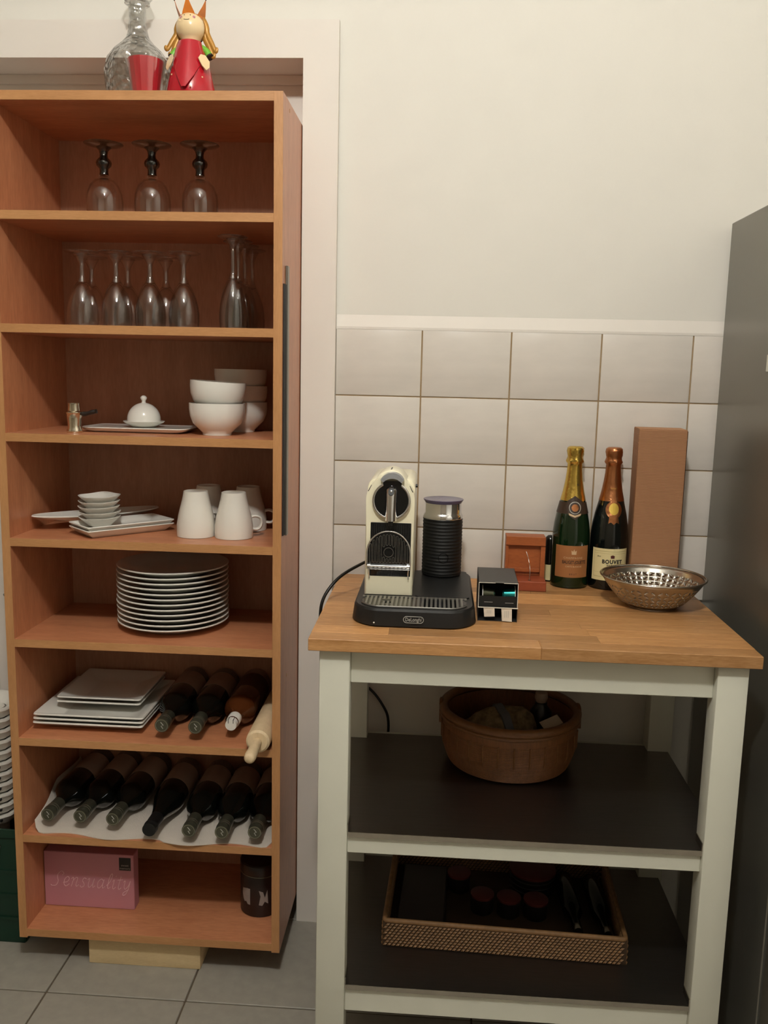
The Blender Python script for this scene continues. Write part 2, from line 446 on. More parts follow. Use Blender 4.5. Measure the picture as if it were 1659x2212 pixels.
# grout bed and tiles
tw, th = 0.2009, 0.1511
link('grout_bed', bx(-0.086, 1.4, 0.0022, WY + 0.001, zt - 4 * th, zt - 0.001), 'grout', wall_back)
tl = None
for c_ in range(-1, 6):
    for r_ in range(4):
        xa = 0.1097 + c_ * tw + 0.0016; xb = xa + tw - 0.0032
        if c_ == -1: xa = -0.0855
        za = zt - (r_ + 1) * th + 0.0014; zb = za + th - 0.0028
        if r_ == 0: zb = zt - 0.0005
        if tl is not None and c_ > -1 and r_ > 0:
            o = tl.copy(); C.objects.link(o); o.location = (xa, 0, za)
        else:
            o = link('wall_tile', bx(0, xb - xa, 0, 0.007, 0, zb - za, bev=0.0011, seg=2), 'tile', wall_back, smooth=40, loc=(xa, 0, za))
            if c_ > -1 and r_ == 1 and tl is None: tl = o
tag(link('wall_left', bx(-2.7, -2.6, -4.6, 0.16, 0, 3.0), 'wall_far'), 'beige side wall beyond the door niche', kind='structure')
tag(link('wall_right', bx(1.5, 1.6, -4.6, 0.16, 0, 3.0), 'wall'), 'white side wall behind the refrigerator', kind='structure')
tag(link('wall_front', bx(-2.7, 1.6, -4.7, -4.6, 0, 3.0), 'wall_far'), 'beige wall facing the shelves', kind='structure')
tag(link('ceiling', bx(-2.7, 1.6, -4.7, 0.16, 3.0, 3.08), 'ceiling'), 'white ceiling', kind='structure')
# door niche behind the bookcase
d1 = tag(link('door_1', bx(-0.97, -0.163, 0.110, 0.15, 0.0, 2.045), 'niche'), 'closed white door at the back of the niche behind the bookcase', kind='structure')
bm = bmesh.new()
prism(bm, [(-0.1645, 0.0), (-0.0865, 0.0), (-0.0865, 2.1148), (-0.1645, 2.0368)], -0.015, 0.0, 'y')
prism(bm, [(-1.0615, 0.0), (-0.9835, 0.0), (-0.9835, 2.0368), (-1.0615, 2.1148)], -0.015, 0.0, 'y')
trim = tag(link('trim_1', bm, 'trim', smooth=35), 'broad white door casing around the niche', kind='structure')
bm = pz([(-1.0615, 2.1148), (-0.0865, 2.1148), (-0.1645, 2.0368), (-0.9835, 2.0368)], -0.015, 0.0, 'y')
link('lintel_board', bm, 'trim', trim, smooth=35)
bm = bmesh.new()
box(bm, -0.1645, -0.150, 0.0, 0.13, 0.0, 2.0370)
box(bm, -0.9835, -0.970, 0.0, 0.13, 0.0, 2.0370)
box(bm, -0.9835, -0.150, 0.0, 0.13, 2.0371, 2.05)
link('jamb_lining', bm, 'trim', trim)
bm = bx(-0.970, -0.1645, 0.098, 0.109, 2.018, 2.0369)
link('door_stop', bm, 'niche', trim)

# ================================================================== LAMP
lamp = thing('ceiling_lamp', 'small glowing globe lamp hanging close to the ceiling', 'lamp', LAMP_POS)
link('globe', lt([(LAMP_R * math.sin(PI * k / 12), -LAMP_R * math.cos(PI * k / 12)) for k in range(13)], 24),
     emit('lamp_glow', LAMP_COL, LAMP_STRENGTH), lamp, smooth=60)
link('canopy', lt([(0, 3.0 - LAMP_POS[2]), (0.05, 3.0 - LAMP_POS[2]), (0.05, 2.975 - LAMP_POS[2]), (0.006, 2.96 - LAMP_POS[2]), (0.006, LAMP_R * 1.3), (0.02, LAMP_R * 1.25), (0.02, LAMP_R * 0.9), (0, LAMP_R * 0.9)], 24), 'white', lamp, smooth=40)

# ================================================================== BOOKCASE
XL, XR, YF, YB, ZB, ZT = -0.7665, -0.1665, -0.245, 0.075, 0.0735, 1.9009
SH = {1: 1.674, 2: 1.4505, 3: 1.2264, 4: 1.0033, 5: 0.7806, 6: 0.5552, 7: 0.3258, 8: 0.0951}
bc = thing('bookcase', 'tall beech veneer bookcase with eight open compartments of tableware', 'bookcase', (0, 0, 0))
def board(name, x0, x1, z0, z1, upright=False, yb=YB):
    o = link(name, bx(x0, x1, YF + 0.0012, yb, z0, z1), 'beech_v' if upright else 'beech', bc)
    link('edge_strip', bx(x0, x1, YF, YF + 0.0012, z0, z1, bev=0.0003), 'edge_v' if upright else 'edge', o)
    return o
board('side_panel', XL, XL + 0.018, ZB, ZT, True)
board('side_panel', XR - 0.018, XR, ZB, ZT, True)
board('top_panel', XL + 0.018, XR - 0.018, ZT - 0.018, ZT)
board('bottom_panel', XL + 0.018, XR - 0.018, SH[8] - 0.018, SH[8])
for k in range(1, 8): board('shelf', XL + 0.018, XR - 0.018, SH[k] - 0.0175, SH[k], yb=0.0685)
link('back_panel', bx(XL + 0.018, XR - 0.018, 0.069, 0.0745, SH[8], ZT - 0.018), 'beech_back', bc)
for z in (1.885, 1.30, 0.7):
    link('screw_cap', lt([(0, 0.0006), (0.004, 0.0006), (0.004, 0)], 14), 'edge', bc, loc=(XR, -0.17, z), rot=(0, PI / 2, 0))
o = link('wall_strip', bx(XR + 0.0002, XR + 0.0050, -0.208, -0.190, 1.022, 1.578, bev=0.0006), 'fridge', bc)
link('strip_shadow', bx(XR + 0.0002, XR + 0.0026, -0.236, -0.209, 1.026, 1.540), 'gasket', bc)  # thin black sliver modelled as the shadow line beside the metal strip
tag(o, 'grey metal strip on the outer side panel')
blk = tag(link('wooden_block', bx(-0.6165, -0.3545, -0.2185, 0.05, 0.0, 0.0733, bev=0.002, seg=2), 'pine', smooth=30), 'pale pine block under the bookcase on the tiled floor', 'block')

# ---------------- on top of the bookcase
dec = thing('decanter', 'cut crystal decanter with faceted stopper on top of the bookcase', 'decanter', (-0.506, -0.08, ZT))
fl = lambda a, z: 1 + 0.022 * math.cos(16 * a + z * 160) * (1 if 0.005 < z < 0.105 else 0.2)
link('body', lt([(0, 0.004), (0.045, 0.0), (0.052, 0.003), (0.062, 0.03), (0.069, 0.06), (0.0695, 0.085), (0.064, 0.108), (0.050, 0.126), (0.034, 0.140), (0.024, 0.152), (0.0195, 0.168), (0.0175, 0.19), (0.0178, 0.215), (0.026, 0.219), (0.026, 0.222), (0.016, 0.222),
                 (0.0145, 0.19), (0.017, 0.165), (0.03, 0.142), (0.046, 0.126), (0.060, 0.106), (0.065, 0.085), (0.0645, 0.06), (0.058, 0.03), (0.048, 0.010), (0, 0.010)], 64, flute=fl), 'cut', dec, smooth=20)
st = lambda a, z: 1 + 0.06 * math.cos(8 * a)
link('stopper', lt([(0, 0.19), (0.012, 0.19), (0.014, 0.2225), (0.024, 0.224), (0.033, 0.236), (0.034, 0.250), (0.026, 0.268), (0.012, 0.28), (0, 0.282)], 32, flute=st), 'cut', dec, smooth=15)
cup = thing('candle_cup', 'red tapered votive cup in front of the crystal decanter', 'candle holder', (-0.4525, -0.195, ZT))
link('cup', lt([(0, 0.0), (0.0255, 0.0), (0.0265, 0.002), (0.0355, 0.068), (0.0355, 0.070), (0.0335, 0.070), (0.030, 0.045), (0, 0.043)], 16), 'redwax', cup, smooth=12)
link('glass_collar', lt([(0.0265, 0.0005), (0.0295, 0.001), (0.0400, 0.073), (0.0385, 0.0735), (0.0375, 0.070), (0.0275, 0.003)], 40), 'glass', cup, smooth=40)

fig = thing('princess_figurine', 'painted metal princess figurine with orange crown on top of the bookcase', 'figurine', (-0.3605, -0.195, ZT))
link('dress', lt([(0, 0), (0.0485, 0), (0.0490, 0.002), (0.0455, 0.022), (0.0395, 0.05), (0.032, 0.075), (0.0245, 0.094), (0.0215, 0.104), (0, 0.105)], 48), 'reddress', fig, smooth=40)
bm = pz([(-0.028, 0.080), (-0.030, 0.062), (-0.016, 0.030), (-0.004, 0.006), (0.004, 0.006), (0.018, 0.030), (0.030, 0.060), (0.024, 0.080), (0.020, 0.1), (-0.018, 0.1)], -0.001, 0.001, 'y')
bmesh.ops.triangulate(bm, faces=bm.faces[:]); bmesh.ops.subdivide_edges(bm, edges=bm.edges[:], cuts=3, use_grid_fill=True)
for v in bm.verts:
    r0 = 0.0495 - (v.co.z) * 0.27 + 0.004
    v.co.y = -math.sqrt(max(1e-6, r0 ** 2 - min(v.co.x ** 2, r0 ** 2 * 0.9))) + v.co.y - 0.001 - 0.004 * (1 - abs(v.co.x) / 0.03)
link('apron', bm, 'reddress', fig, smooth=50)
for (a, z) in ((-0.55, 0.093), (0.35, 0.092), (0.05, 0.079), (0.8, 0.03), (0.25, 0.008), (-0.8, 0.035), (0.55, 0.06)):
    r0 = 0.0498 - z * 0.27
    link('dot', lt([(0, 0.0012), (0.0012, 0.001), (0.0018, 0.0)], 10), 'skin', fig, loc=((r0 + 0.0015) * math.sin(a), -(r0 + 0.0045) * math.cos(a), z), rot=(PI / 2, 0, a))
head = link('head', lt([(0, 0.098), (0.017, 0.099), (0.0165, 0.106)] + [(0.0285 * math.sin(PI * k / 14), 0.130 - 0.0285 * math.cos(PI * k / 14)) for k in range(4, 15)], 36), 'skin', fig, smooth=50)
bm = bmesh.new(); tube(bm, [(-0.0062, -0.0270, 0.1378), (-0.002, -0.0277, 0.1370), (0.0022, -0.0277, 0.1370), (0.005, -0.0272, 0.1378)], 0.0005, 5)
link('mouth', bm, 'printblack', head)
for sx in (-1, 1):
    link('cheek', lt([(0, 0.0006), (0.003, 0.0)], 10), 'pink', head, loc=(sx * 0.0130, -0.0222, 0.1435), rot=(PI / 2 - 0.4, 0, sx * 0.5))
    link('eye', lt([(0, 0.0006), (0.0012, 0.0)], 8), 'printblack', head, loc=(sx * 0.006, -0.0228, 0.1468), rot=(PI / 2 - 0.5, 0, sx * 0.2))
link('crown', (lambda b: b)(lt([(0.0230, 0.141), (0.0238, 0.141), (0.0246, 0.152), (0.0238, 0.152)], 30, c=(0, 0.008, 0))), 'orange', fig, smooth=40)
for k in range(5):
    a = -PI / 2 + k * 2 * PI / 5
    bm = bmesh.new(); w = 0.0145
    pts = [(-w, 0), (w, 0), (w * 0.78, 0.010), (w * 0.40, 0.022), (0, 0.036), (-w * 0.40, 0.022), (-w * 0.78, 0.010)]
    prism(bm, pts, -0.0004, 0.0004, 'y')
    for v in bm.verts: v.co.y += -0.5 * v.co.x ** 2 / 0.027 * -1 - 0.25 * v.co.z
    xform(bm, Matrix.Translation((0.0240 * math.cos(a), 0.008 + 0.0240 * math.sin(a), 0.146)) @ Matrix.Rotation(a + PI / 2, 4, 'Z'))
    pt = link('crown_point', bm, 'orange', fig, smooth=40)
    tip = Vector((0.0330 * math.cos(a), 0.008 + 0.0330 * math.sin(a), 0.1815))
    link('tip', lt([(0, -0.002), (0.0016, 0), (0, 0.002)], 8), 'printblack', pt, loc=tip)
for sx, curls in ((-1, ((0.030, 0.122, 0.048, 0.092, 0.0475), (0.026, 0.118, 0.040, 0.080, 0.0400))), (1, ((0.031, 0.122, 0.049, 0.088, 0.049), (0.027, 0.116, 0.044, 0.078, 0.045)))):
    for (xa, za, xb, zb, xc) in curls:
        path = smooth_path([(sx * 0.020, 0.010, 0.150), (sx * 0.0285, 0.008, 0.134), (sx * xa, 0.006, za), (sx * (xa + xb) / 2, 0.002, (za + zb) / 2), (sx * xb, -0.002, zb), (sx * (xb + 0.003), -0.003, zb + 0.004), (sx * (xb + 0.001), -0.003, zb + 0.007)], 5)
        bm = bmesh.new(); n = len(path); tube(bm, path, [0.0062 * (1 - i / (n - 1)) ** 0.6 + 0.0012 for i in range(n)], 8)
        for v in bm.verts: v.co.y = 0.006 + (v.co.y - 0.006) * 0.6
        link('hair_strand', bm, 'hair', fig, smooth=60)
link('hair_back', lt([(0.0295 * math.sin(PI * k / 12), 0.131 - 0.0293 * math.cos(PI * k / 12)) for k in range(3, 13)], 30, c=(0, 0.005, 0.0)), 'hair', fig, smooth=50)
for sx in (-1, 1):
    bm = bmesh.new(); tube(bm, smooth_path([(sx * 0.020, 0.004, 0.096), (sx * 0.031, 0.002, 0.088), (sx * 0.038, 0.0, 0.078)], 6), [0.006 + 0.0001 * i for i in range(13)], 12)
    sl = link('sleeve', bm, 'green', fig, smooth=50)
    bm = bmesh.new(); tube(bm, [(sx * 0.0375, 0.0, 0.0785), (sx * 0.0395, -0.001, 0.0755)], 0.0076, 12); link('cuff', bm, 'printblack', sl, smooth=50)
    bm = pz([(-0.010, 0.012), (0.0, 0.016), (0.011, 0.008), (0.013, -0.004), (0.008, -0.014), (-0.002, -0.010), (-0.008, -0.004), (-0.013, 0.002)], -0.0008, 0.0008, 'y')
    xform(bm, Matrix.Translation((sx * 0.034, -0.030, 0.058)) @ Matrix.Rotation(sx * 0.7, 4, 'Z') @ Matrix.Rotation(sx * 0.35, 4, 'Y') @ Matrix.Rotation(-0.3, 4, 'X') @ Matrix.Diagonal((sx, 1, 1, 1)))
    link('hand', bm, 'skin', fig)

# ---------------- goblets, flutes
def goblet(x, y, label):
    g = thing('goblet', label, 'glass', (x, y, SH[1] + 0.0002))
    link('bowl', lt([(0.0340, 0.0), (0.0352, 0.0), (0.0375, 0.02), (0.0382, 0.038), (0.0365, 0.056), (0.030, 0.073), (0.020, 0.0835), (0.012, 0.087), (0, 0.0875), (0, 0.0855), (0.011, 0.085), (0.019, 0.0815), (0.0285, 0.0715), (0.035, 0.055), (0.0367, 0.038), (0.036, 0.02)][:9] + [(0, 0.0858), (0.011, 0.0853), (0.019, 0.0820), (0.0287, 0.0715), (0.0352, 0.055), (0.0369, 0.038), (0.0362, 0.02), (0.0340, 0.0)], 48), 'glass', g, smooth=50)
    for z0, r in ((0.0885, 0.0125), (0.0925, 0.0118)):
        link('ring', lt([(0, z0 - 0.001), (r * 0.8, z0 - 0.001), (r, z0 + 0.0005), (r * 0.8, z0 + 0.002), (0, z0 + 0.002)], 28), 'stemglass', g, smooth=50)
    stem = link('stem', lt([(0, 0.0945), (0.0098, 0.0945), (0.0088, 0.101), (0.0092, 0.107), (0.0150, 0.1125), (0.0165, 0.118), (0.0150, 0.1235), (0.0092, 0.129), (0.0080, 0.136), (0.0095, 0.143), (0.016, 0.1495), (0, 0.1497)], 32), 'smoke', g, smooth=50)
    link('core', lt([(0, 0.096), (0.0068, 0.096), (0.0062, 0.104), (0.0105, 0.114), (0.0118, 0.118), (0.0105, 0.122), (0.0062, 0.130), (0.006, 0.142), (0, 0.144)], 24), 'darkjar', stem, smooth=50)
    link('foot', lt([(0, 0.1500), (0.016, 0.1498), (0.030, 0.1535), (0.0405, 0.1560), (0.0410, 0.1568), (0.0400, 0.1575), (0, 0.1575)], 48), 'smoke_thin', g, smooth=50)
    return g
g0 = goblet(-0.571, -0.12, 'upturned wine goblet')
dup(g0, (-0.468, -0.118, SH[1] + 0.0002), label='upturned goblet with dark knobbed stem, between the other two on the top shelf')
dup(g0, (-0.3655, -0.118, SH[1] + 0.0002), label='upturned goblet with dark knobbed stem, nearest the right side panel of the bookcase')
g0['label'] = 'upturned goblet with dark knobbed stem, nearest the left side panel of the bookcase'

def flute(name, H, rb, rf, bowl, stem_r, loc, label, group):
    g = thing(name, label, 'glass', loc, group=group)
    k = bowl / 0.092
    outer = [(rb * 0.93, 0), (rb * 0.95, 0.0), (rb, 0.014 * k), (rb, 0.028 * k), (rb * 0.94, 0.044 * k), (rb * 0.80, 0.062 * k), (rb * 0.58, 0.08 * k), (rb * 0.33, 0.092 * k), (0, 0.0935 * k)]
    inner = [(max(0, r - 0.0011), z - (0.004 if r < rb * 0.6 else 0)) for r, z in outer[::-1]]
    inner[-1] = (rb * 0.93, 0)
    link('bowl', lt(outer + inner[1:] if False else outer[:-1] + [(0, 0.0935 * k)] + [(0, 0.0895 * k)] + inner[1:], 40), 'glass', g, smooth=50)
    z0 = 0.0925 * k
    link('stem', lt([(0, z0 - 0.004), (rb * 0.33, z0 - 0.001), (rb * 0.24, z0 + 0.006), (stem_r, z0 + 0.016), (stem_r * 0.95, z0 + 0.020 + (H - z0 - 0.042) * 0.55), (stem_r * 1.15, H - 0.024), (rf * 0.30, H - 0.015), (rf * 0.42, H - 0.0085), (rf * 0.46, H - 0.006), (0, H - 0.0055)], 28), 'stemglass', g, smooth=50)
    link('foot', lt([(0, H - 0.0055), (rf * 0.42, H - 0.0058), (rf * 0.8, H - 0.0040), (rf, H - 0.0018), (rf * 1.01, H - 0.0008), (rf * 0.99, H), (0, H)], 40), 'stemglass', g, smooth=50)
    return g
z2 = SH[2] + 0.0002
f0 = flute('champagne_flute', 0.152, 0.0315, 0.0345, 0.090, 0.0052, (-0.597, -0.19, z2), '', 'short flutes on the second shelf')
pts = [(-0.597, -0.19, 'short upturned sparkling-wine flute at the left end of the front row on the second shelf'),
       (-0.5245, -0.19, 'short upturned sparkling-wine flute, second from the left side panel in the front row'),
       (-0.453, -0.19, 'short upturned sparkling-wine flute, third from the left side panel in the front row'),
       (-0.382, -0.19, 'short upturned sparkling-wine flute at the right end of the short front row')]
for i, (x, y, l) in enumerate(pts):
    if i == 0: f0['label'] = l
    else: dup(f0, (x, y, z2), label=l)
for x, y, l in ((-0.532, -0.10, 'short upturned flute in the back row, just behind the second front flute'), (-0.449, -0.095, 'short upturned flute in the back row, seen between third and fourth front flutes'), (-0.612, -0.10, 'short upturned flute in the back row, behind the flute nearest the left side panel')):
    dup(f0, (x, y, z2), label=l)
f1 = flute('tall_flute', 0.186, 0.0285, 0.031, 0.102, 0.0046, (-0.279, -0.19, z2), 'tall slender upturned flute at the front of its row beside the right side panel', 'tall flutes on the second shelf')
for x, y, l in ((-0.284, -0.12, 'tall slender upturned flute directly behind the front tall flute'), (-0.285, -0.05, 'tall slender upturned flute, third in the row going back'), (-0.283, 0.018, 'tall slender upturned flute at the rear of its row against the back panel')):
    dup(f1, (x, y, z2), label=l)

# ---------------- third shelf
z3 = SH[3] + 0.0003
pot = thing('coffee_pot', 'tiny silver Turkish coffee pot with dark wooden side handle', 'pot', (-0.623, -0.19, z3))
link('body', lt([(0, 0.0), (0.0155, 0.0), (0.0165, 0.003), (0.0160, 0.006), (0.0140, 0.011), (0.0135, 0.016), (0.0150, 0.030), (0.0158, 0.041), (0.0172, 0.0425), (0.0172, 0.0445), (0.0130, 0.0465), (0.0118, 0.060), (0.0124, 0.0625), (0.0110, 0.0625), (0.0106, 0.050), (0, 0.05)], 32), 'silver', pot, smooth=40)
bm = bmesh.new(); tube(bm, smooth_path([(0.015, 0.0, 0.040), (0.026, 0.0, 0.041), (0.040, 0.0, 0.045), (0.050, 0.001, 0.047)], 5), [0.003] * 2 + [0.0048 + 0.0004 * math.sin(i) for i in range(12)] + [0.0055, 0.003], 10)
link('handle', bm, 'dusk', pot, smooth=50)
pl = thing('serving_platter', 'white wavy rectangular porcelain platter on the third shelf', 'platter', (-0.510, -0.088, z3))
bm = bmesh.new()
poly = rrect(-0.118, 0.118, -0.072, 0.072, 0.02, 5)
poly2 = rrect(-0.098, 0.098, -0.056, 0.056, 0.02, 5)
def ring_plate(bm, levels):
    rows = [[bm.verts.new((x, y, z + (wv(x, y) if wv else 0))) for x, y in poly_] for poly_, z, wv in levels]
    n = len(rows[0])
    for A, B in zip(rows, rows[1:]):
        for i in range(n): bm.faces.new((A[i], A[(i + 1) % n], B[(i + 1) % n], B[i]))
    bm.faces.new(rows[0][::-1]); bm.faces.new(rows[-1])
    return bm
wv = lambda x, y: 0.0022 * math.cos(x * 32)
ring_plate(bm, [(poly2, 0.0, None), (rrect(-0.112, 0.112, -0.067, 0.067, 0.02, 5), 0.0065, wv), (poly, 0.0115, wv), (rrect(-0.117, 0.117, -0.071, 0.071, 0.02, 5), 0.0130, wv), (rrect(-0.108, 0.108, -0.062, 0.062, 0.02, 5), 0.0115, wv), (poly2, 0.009, None)])
link('plate', bm, 'porcelain', pl, smooth=50)
dd = thing('butter_dish', 'small white domed butter dish with knob standing on the platter', 'dish', (-0.507, -0.085, z3 + 0.0094))
link('saucer', lt([(0, 0), (0.026, 0), (0.030, 0.003), (0.043, 0.010), (0.0455, 0.013), (0.044, 0.0138), (0.030, 0.0095), (0, 0.008)], 44), 'porcelain', dd, smooth=50)
dome = link('dome', lt([(0.0355, 0.012), (0.0368, 0.0125), (0.0365, 0.020)] + [(0.0368 * math.cos(a), 0.0165 + 0.0375 * math.sin(a)) for a in [0.18 + k * (PI / 2 - 0.32) / 9 for k in range(10)]] + [(0.0045, 0.0545), (0.0042, 0.0585), (0.0072, 0.0625), (0.0072, 0.066), (0.0035, 0.0695), (0, 0.070)], 44), 'porcelain', dd, smooth=50)
def bowl_bm(r, h, foot):
    o_ = [(0, 0.0), (foot, 0.0), (foot * 1.02, 0.005), (foot * 1.25, 0.012), (r * 0.86, h * 0.36), (r * 0.97, h * 0.60), (r, h * 0.82), (r, h), (r - 0.0035, h), (r - 0.0042, h * 0.82), (r * 0.90, h * 0.6), (r * 0.78, h * 0.36), (foot * 0.9, 0.012), (0, 0.009)]
    return lt(o_, 52)
bw = tag(link('breakfast_bowl', bowl_bm(0.060, 0.0685, 0.031), 'porcelain', smooth=50, loc=(-0.3275, -0.137, z3)), 'deep white bowl at the bottom of the front stack on the third shelf', 'bowl', 'white bowls on the third shelf')
for (x, y, z, rot, l) in ((-0.3280, -0.137, z3 + 0.0465, (0, 0.055, 0), 'deep white bowl sitting tilted on top of the front stack'),
                          (-0.303, -0.010, z3, (0, 0, 0), 'deep white bowl at the bottom of the shaded rear stack'),
                          (-0.303, -0.010, z3 + 0.0365, (0, 0, 0), 'deep white bowl in the middle of the shaded rear stack'),
                          (-0.304, -0.010, z3 + 0.0735, (0, 0, 0), 'deep white bowl on top of the shaded rear stack')):
    o = bw.copy(); C.objects.link(o); o.location = (x, y, z); o.rotation_euler = rot; o['label'] = l

# ---------------- fourth shelf
z4 = SH[4] + 0.0003
def mug(x, y, rz, label):
    m_ = thing('mug', label, 'mug', (x, y, z4), (0, 0, rz), 'upturned mugs on the fourth shelf')
    link('cup', lt([(0.0395, 0.0), (0.0415, 0.0005), (0.0420, 0.010), (0.0415, 0.026), (0.0385, 0.046), (0.0335, 0.066), (0.0290, 0.084), (0.0268, 0.097), (0.0262, 0.0995), (0.0245, 0.1000), (0.0235, 0.0965), (0, 0.0960), (0, 0.0935), (0.0245, 0.0935), (0.027, 0.083), (0.0315, 0.066), (0.0365, 0.046), (0.0392, 0.026), (0.0398, 0.01), (0.0395, 0.0)], 44), 'porc_mat', m_, smooth=50)
    path = smooth_path([(0.037, 0, 0.044), (0.048, 0, 0.0455), (0.058, 0, 0.041), (0.0612, 0, 0.031), (0.0575, 0, 0.0205), (0.050, 0, 0.0165), (0.040, 0, 0.0175)], 5)
    bm = tube(bmesh.new(), path, 0.0036, 8)
    for v in bm.verts: v.co.y *= 1.9
    link('handle', bm, 'porc_mat', m_, smooth=60)
    return m_
m0 = mug(-0.3740, -0.145, 0.95, 'upturned white mug, front left of the four on the fourth shelf')
m1 = dup(m0, (-0.2890, -0.147, z4), (0, 0, 0.35), 'upturned white mug with handle out, front right of the four on the fourth shelf')
dup(m0, (-0.3720, -0.045, z4), (0, 0, 0.95), 'upturned white mug in the shade, rear left of the four')
dup(m0, (-0.2790, -0.045, z4), (0, 0, 0.12), 'upturned white mug in the shade beside the right side panel, rear of the four')
def rect_tray(L_, W_, h):
    bm = bmesh.new()
    R1 = lambda s: rrect(-L_ / 2 + s, L_ / 2 - s, -W_ / 2 + s, W_ / 2 - s, max(0.002, 0.006 - s * 0.2), 3)
    return ring_plate(bm, [(R1(0.017), 0.0, None), (R1(0.008), 0.008, None), (R1(0.0), h, None), (R1(0.001), h + 0.0018, None), (R1(0.004), h + 0.0012, None), (R1(0.012), 0.0095, None), (R1(0.019), 0.0045, None)])
ta = math.radians(46)
tr0 = tag(link('serving_tray', rect_tray(0.205, 0.104, 0.0165), 'porcelain', smooth=40, loc=(-0.5445, -0.133, z4), rot=(0, 0, ta)), 'lower of two nested white rectangular porcelain trays', 'tray', 'nested trays on the fourth shelf')
o = tr0.copy(); C.objects.link(o); o.location = (-0.5445, -0.133, z4 + 0.0085); o['label'] = 'upper of two nested white rectangular trays, holding the small dishes'
def dish_bm():
    o_ = [(r_ * 0.86, z_ * 0.86) for r_, z_ in ((0, 0.0), (0.024, 0.0), (0.026, 0.002), (0.036, 0.012), (0.0455, 0.0215), (0.0470, 0.0240), (0.0455, 0.0245), (0.034, 0.0140), (0.022, 0.0045), (0, 0.0040))]
    bm = lt(o_, 40, sq=1.2)
    for v in bm.verts:
        r = math.hypot(v.co.x, v.co.y); a = math.atan2(v.co.y, v.co.x)
        if r > 0.03: v.co.z += 0.0012 * math.cos(4 * a + PI) * (r - 0.03) / 0.02
    return bm
labs = ['bottom of five stacked small white dishes, resting in the tray', 'second from the bottom of five stacked small white dishes', 'middle one of five stacked small white dishes', 'fourth from the bottom of five stacked small white dishes', 'topmost of five stacked small white dishes']
sd = None
for k in range(5):
    loc = (-0.5865 + 0.0010 * math.sin(k * 2.1), -0.156, z4 + 0.0172 + 0.0118 * k); rot = (0.0, -0.035, PI / 4 + 0.1 + 0.06 * math.sin(k * 1.7))
    if sd is None:
        sd = link('small_dish', dish_bm(), 'porcelain', smooth=50, loc=loc, rot=rot); tag(sd, labs[0], 'dish', 'small stacked dishes')
    else:
        o = sd.copy(); C.objects.link(o); o.location = loc; o.rotation_euler = rot; o['label'] = labs[k]
bm = bmesh.new()
def boat(t):   # half-length profile of the leaf-shaped dish
    return [(r_ * 0.88, z_ * 0.78) for r_, z_ in ((0, 0), (0.030, 0), (0.034, 0.003), (0.075, 0.018), (0.150, 0.032), (0.168, 0.0375), (0.166, 0.041), (0.145, 0.0365), (0.07, 0.0235), (0.03, 0.0085), (0, 0.008))]
lathe(bm, boat(0), 56, sx=1.0, sy=0.30)
for v in bm.verts:
    r = abs(v.co.x)
    v.co.z += 0.003 * (r / 0.148) ** 2 * (1 if v.co.z > 0.001 else 0)
tag(link('oval_dish', bm, 'porcelain', smooth=50, loc=(-0.6285, -0.062, z4), rot=(0, 0, 0.70)), 'long boat-shaped white serving dish behind the nested trays', 'dish')

# ---------------- fifth shelf: 12 plates
z5 = SH[5] + 0.0003
def plate_bm():
    return lt([(0, 0.0), (0.078, 0.0), (0.082, 0.0015), (0.088, 0.0045), (0.119, 0.0165), (0.1252, 0.0185), (0.1257, 0.0205), (0.1242, 0.0215), (0.117, 0.0195), (0.088, 0.0085), (0.080, 0.0050), (0, 0.0045)], 72)
names = ['bottom', 'second', 'third', 'fourth', 'fifth', 'sixth', 'seventh', 'eighth', 'ninth', 'tenth', 'eleventh']
pl0 = None
for k in range(12):
    l = 'large white dinner plate at the bottom of the round stack' if k == 0 else ('topmost large white dinner plate of the round stack' if k == 11 else 'large white dinner plate, %s from the bottom of the round stack' % names[k])
    loc = (-0.4445 + 0.0008 * math.sin(k * 1.3), -0.088 + 0.0006 * math.cos(k * 2.2), z5 + 0.0116 * k)
    if pl0 is None:
        pl0 = tag(link('dinner_plate', plate_bm(), 'porcelain', smooth=40, loc=loc), l, 'plate', 'dinner plates in the round stack')
    else:
        o = pl0.copy(); C.objects.link(o); o.location = loc; o['label'] = l

# ---------------- sixth shelf
z6 = SH[6] + 0.0003
def sq_plate(S, h):
    bm = bmesh.new(); R1 = lambda s: rrect(-S / 2 + s, S / 2 - s, -S / 2 + s, S / 2 - s, 0.006, 3)
    lift = lambda x, y: 0.003 * (abs(x) / (S / 2)) ** 3 * (abs(y) / (S / 2)) ** 3
    return ring_plate(bm, [(R1(0.045), 0.0, None), (R1(0.018), h * 0.45, lift), (R1(0.0), h, lift), (R1(0.0008), h + 0.003, lift), (R1(0.004), h + 0.0032, lift), (R1(0.022), h * 0.75, lift), (R1(0.048), 0.004, None)])
lp = tag(link('square_plate', sq_plate(0.252, 0.0165), 'porcelain', smooth=35, loc=(-0.610, -0.080, z6)), 'bottom of three large square white plates on the sixth shelf', 'plate', 'large square plates')
for k, l in ((1, 'middle of three large square white plates on the sixth shelf'), (2, 'uppermost of three large square white plates, under the two smaller ones')):
    o = lp.copy(); C.objects.link(o); o.location = (-0.610 + 0.001 * k, -0.080, z6 + 0.0098 * k); o['label'] = l
sp = tag(link('small_square_plate', sq_plate(0.197, 0.0125), 'porcelain', smooth=35, loc=(-0.607, -0.050, z6 + 0.0335)), 'lower of two smaller square white plates lying on the large ones', 'plate', 'small square plates')
o = sp.copy(); C.objects.link(o); o.location = (-0.606, -0.050, z6 + 0.0442); o['label'] = 'upper of two smaller square white plates lying on the large ones'

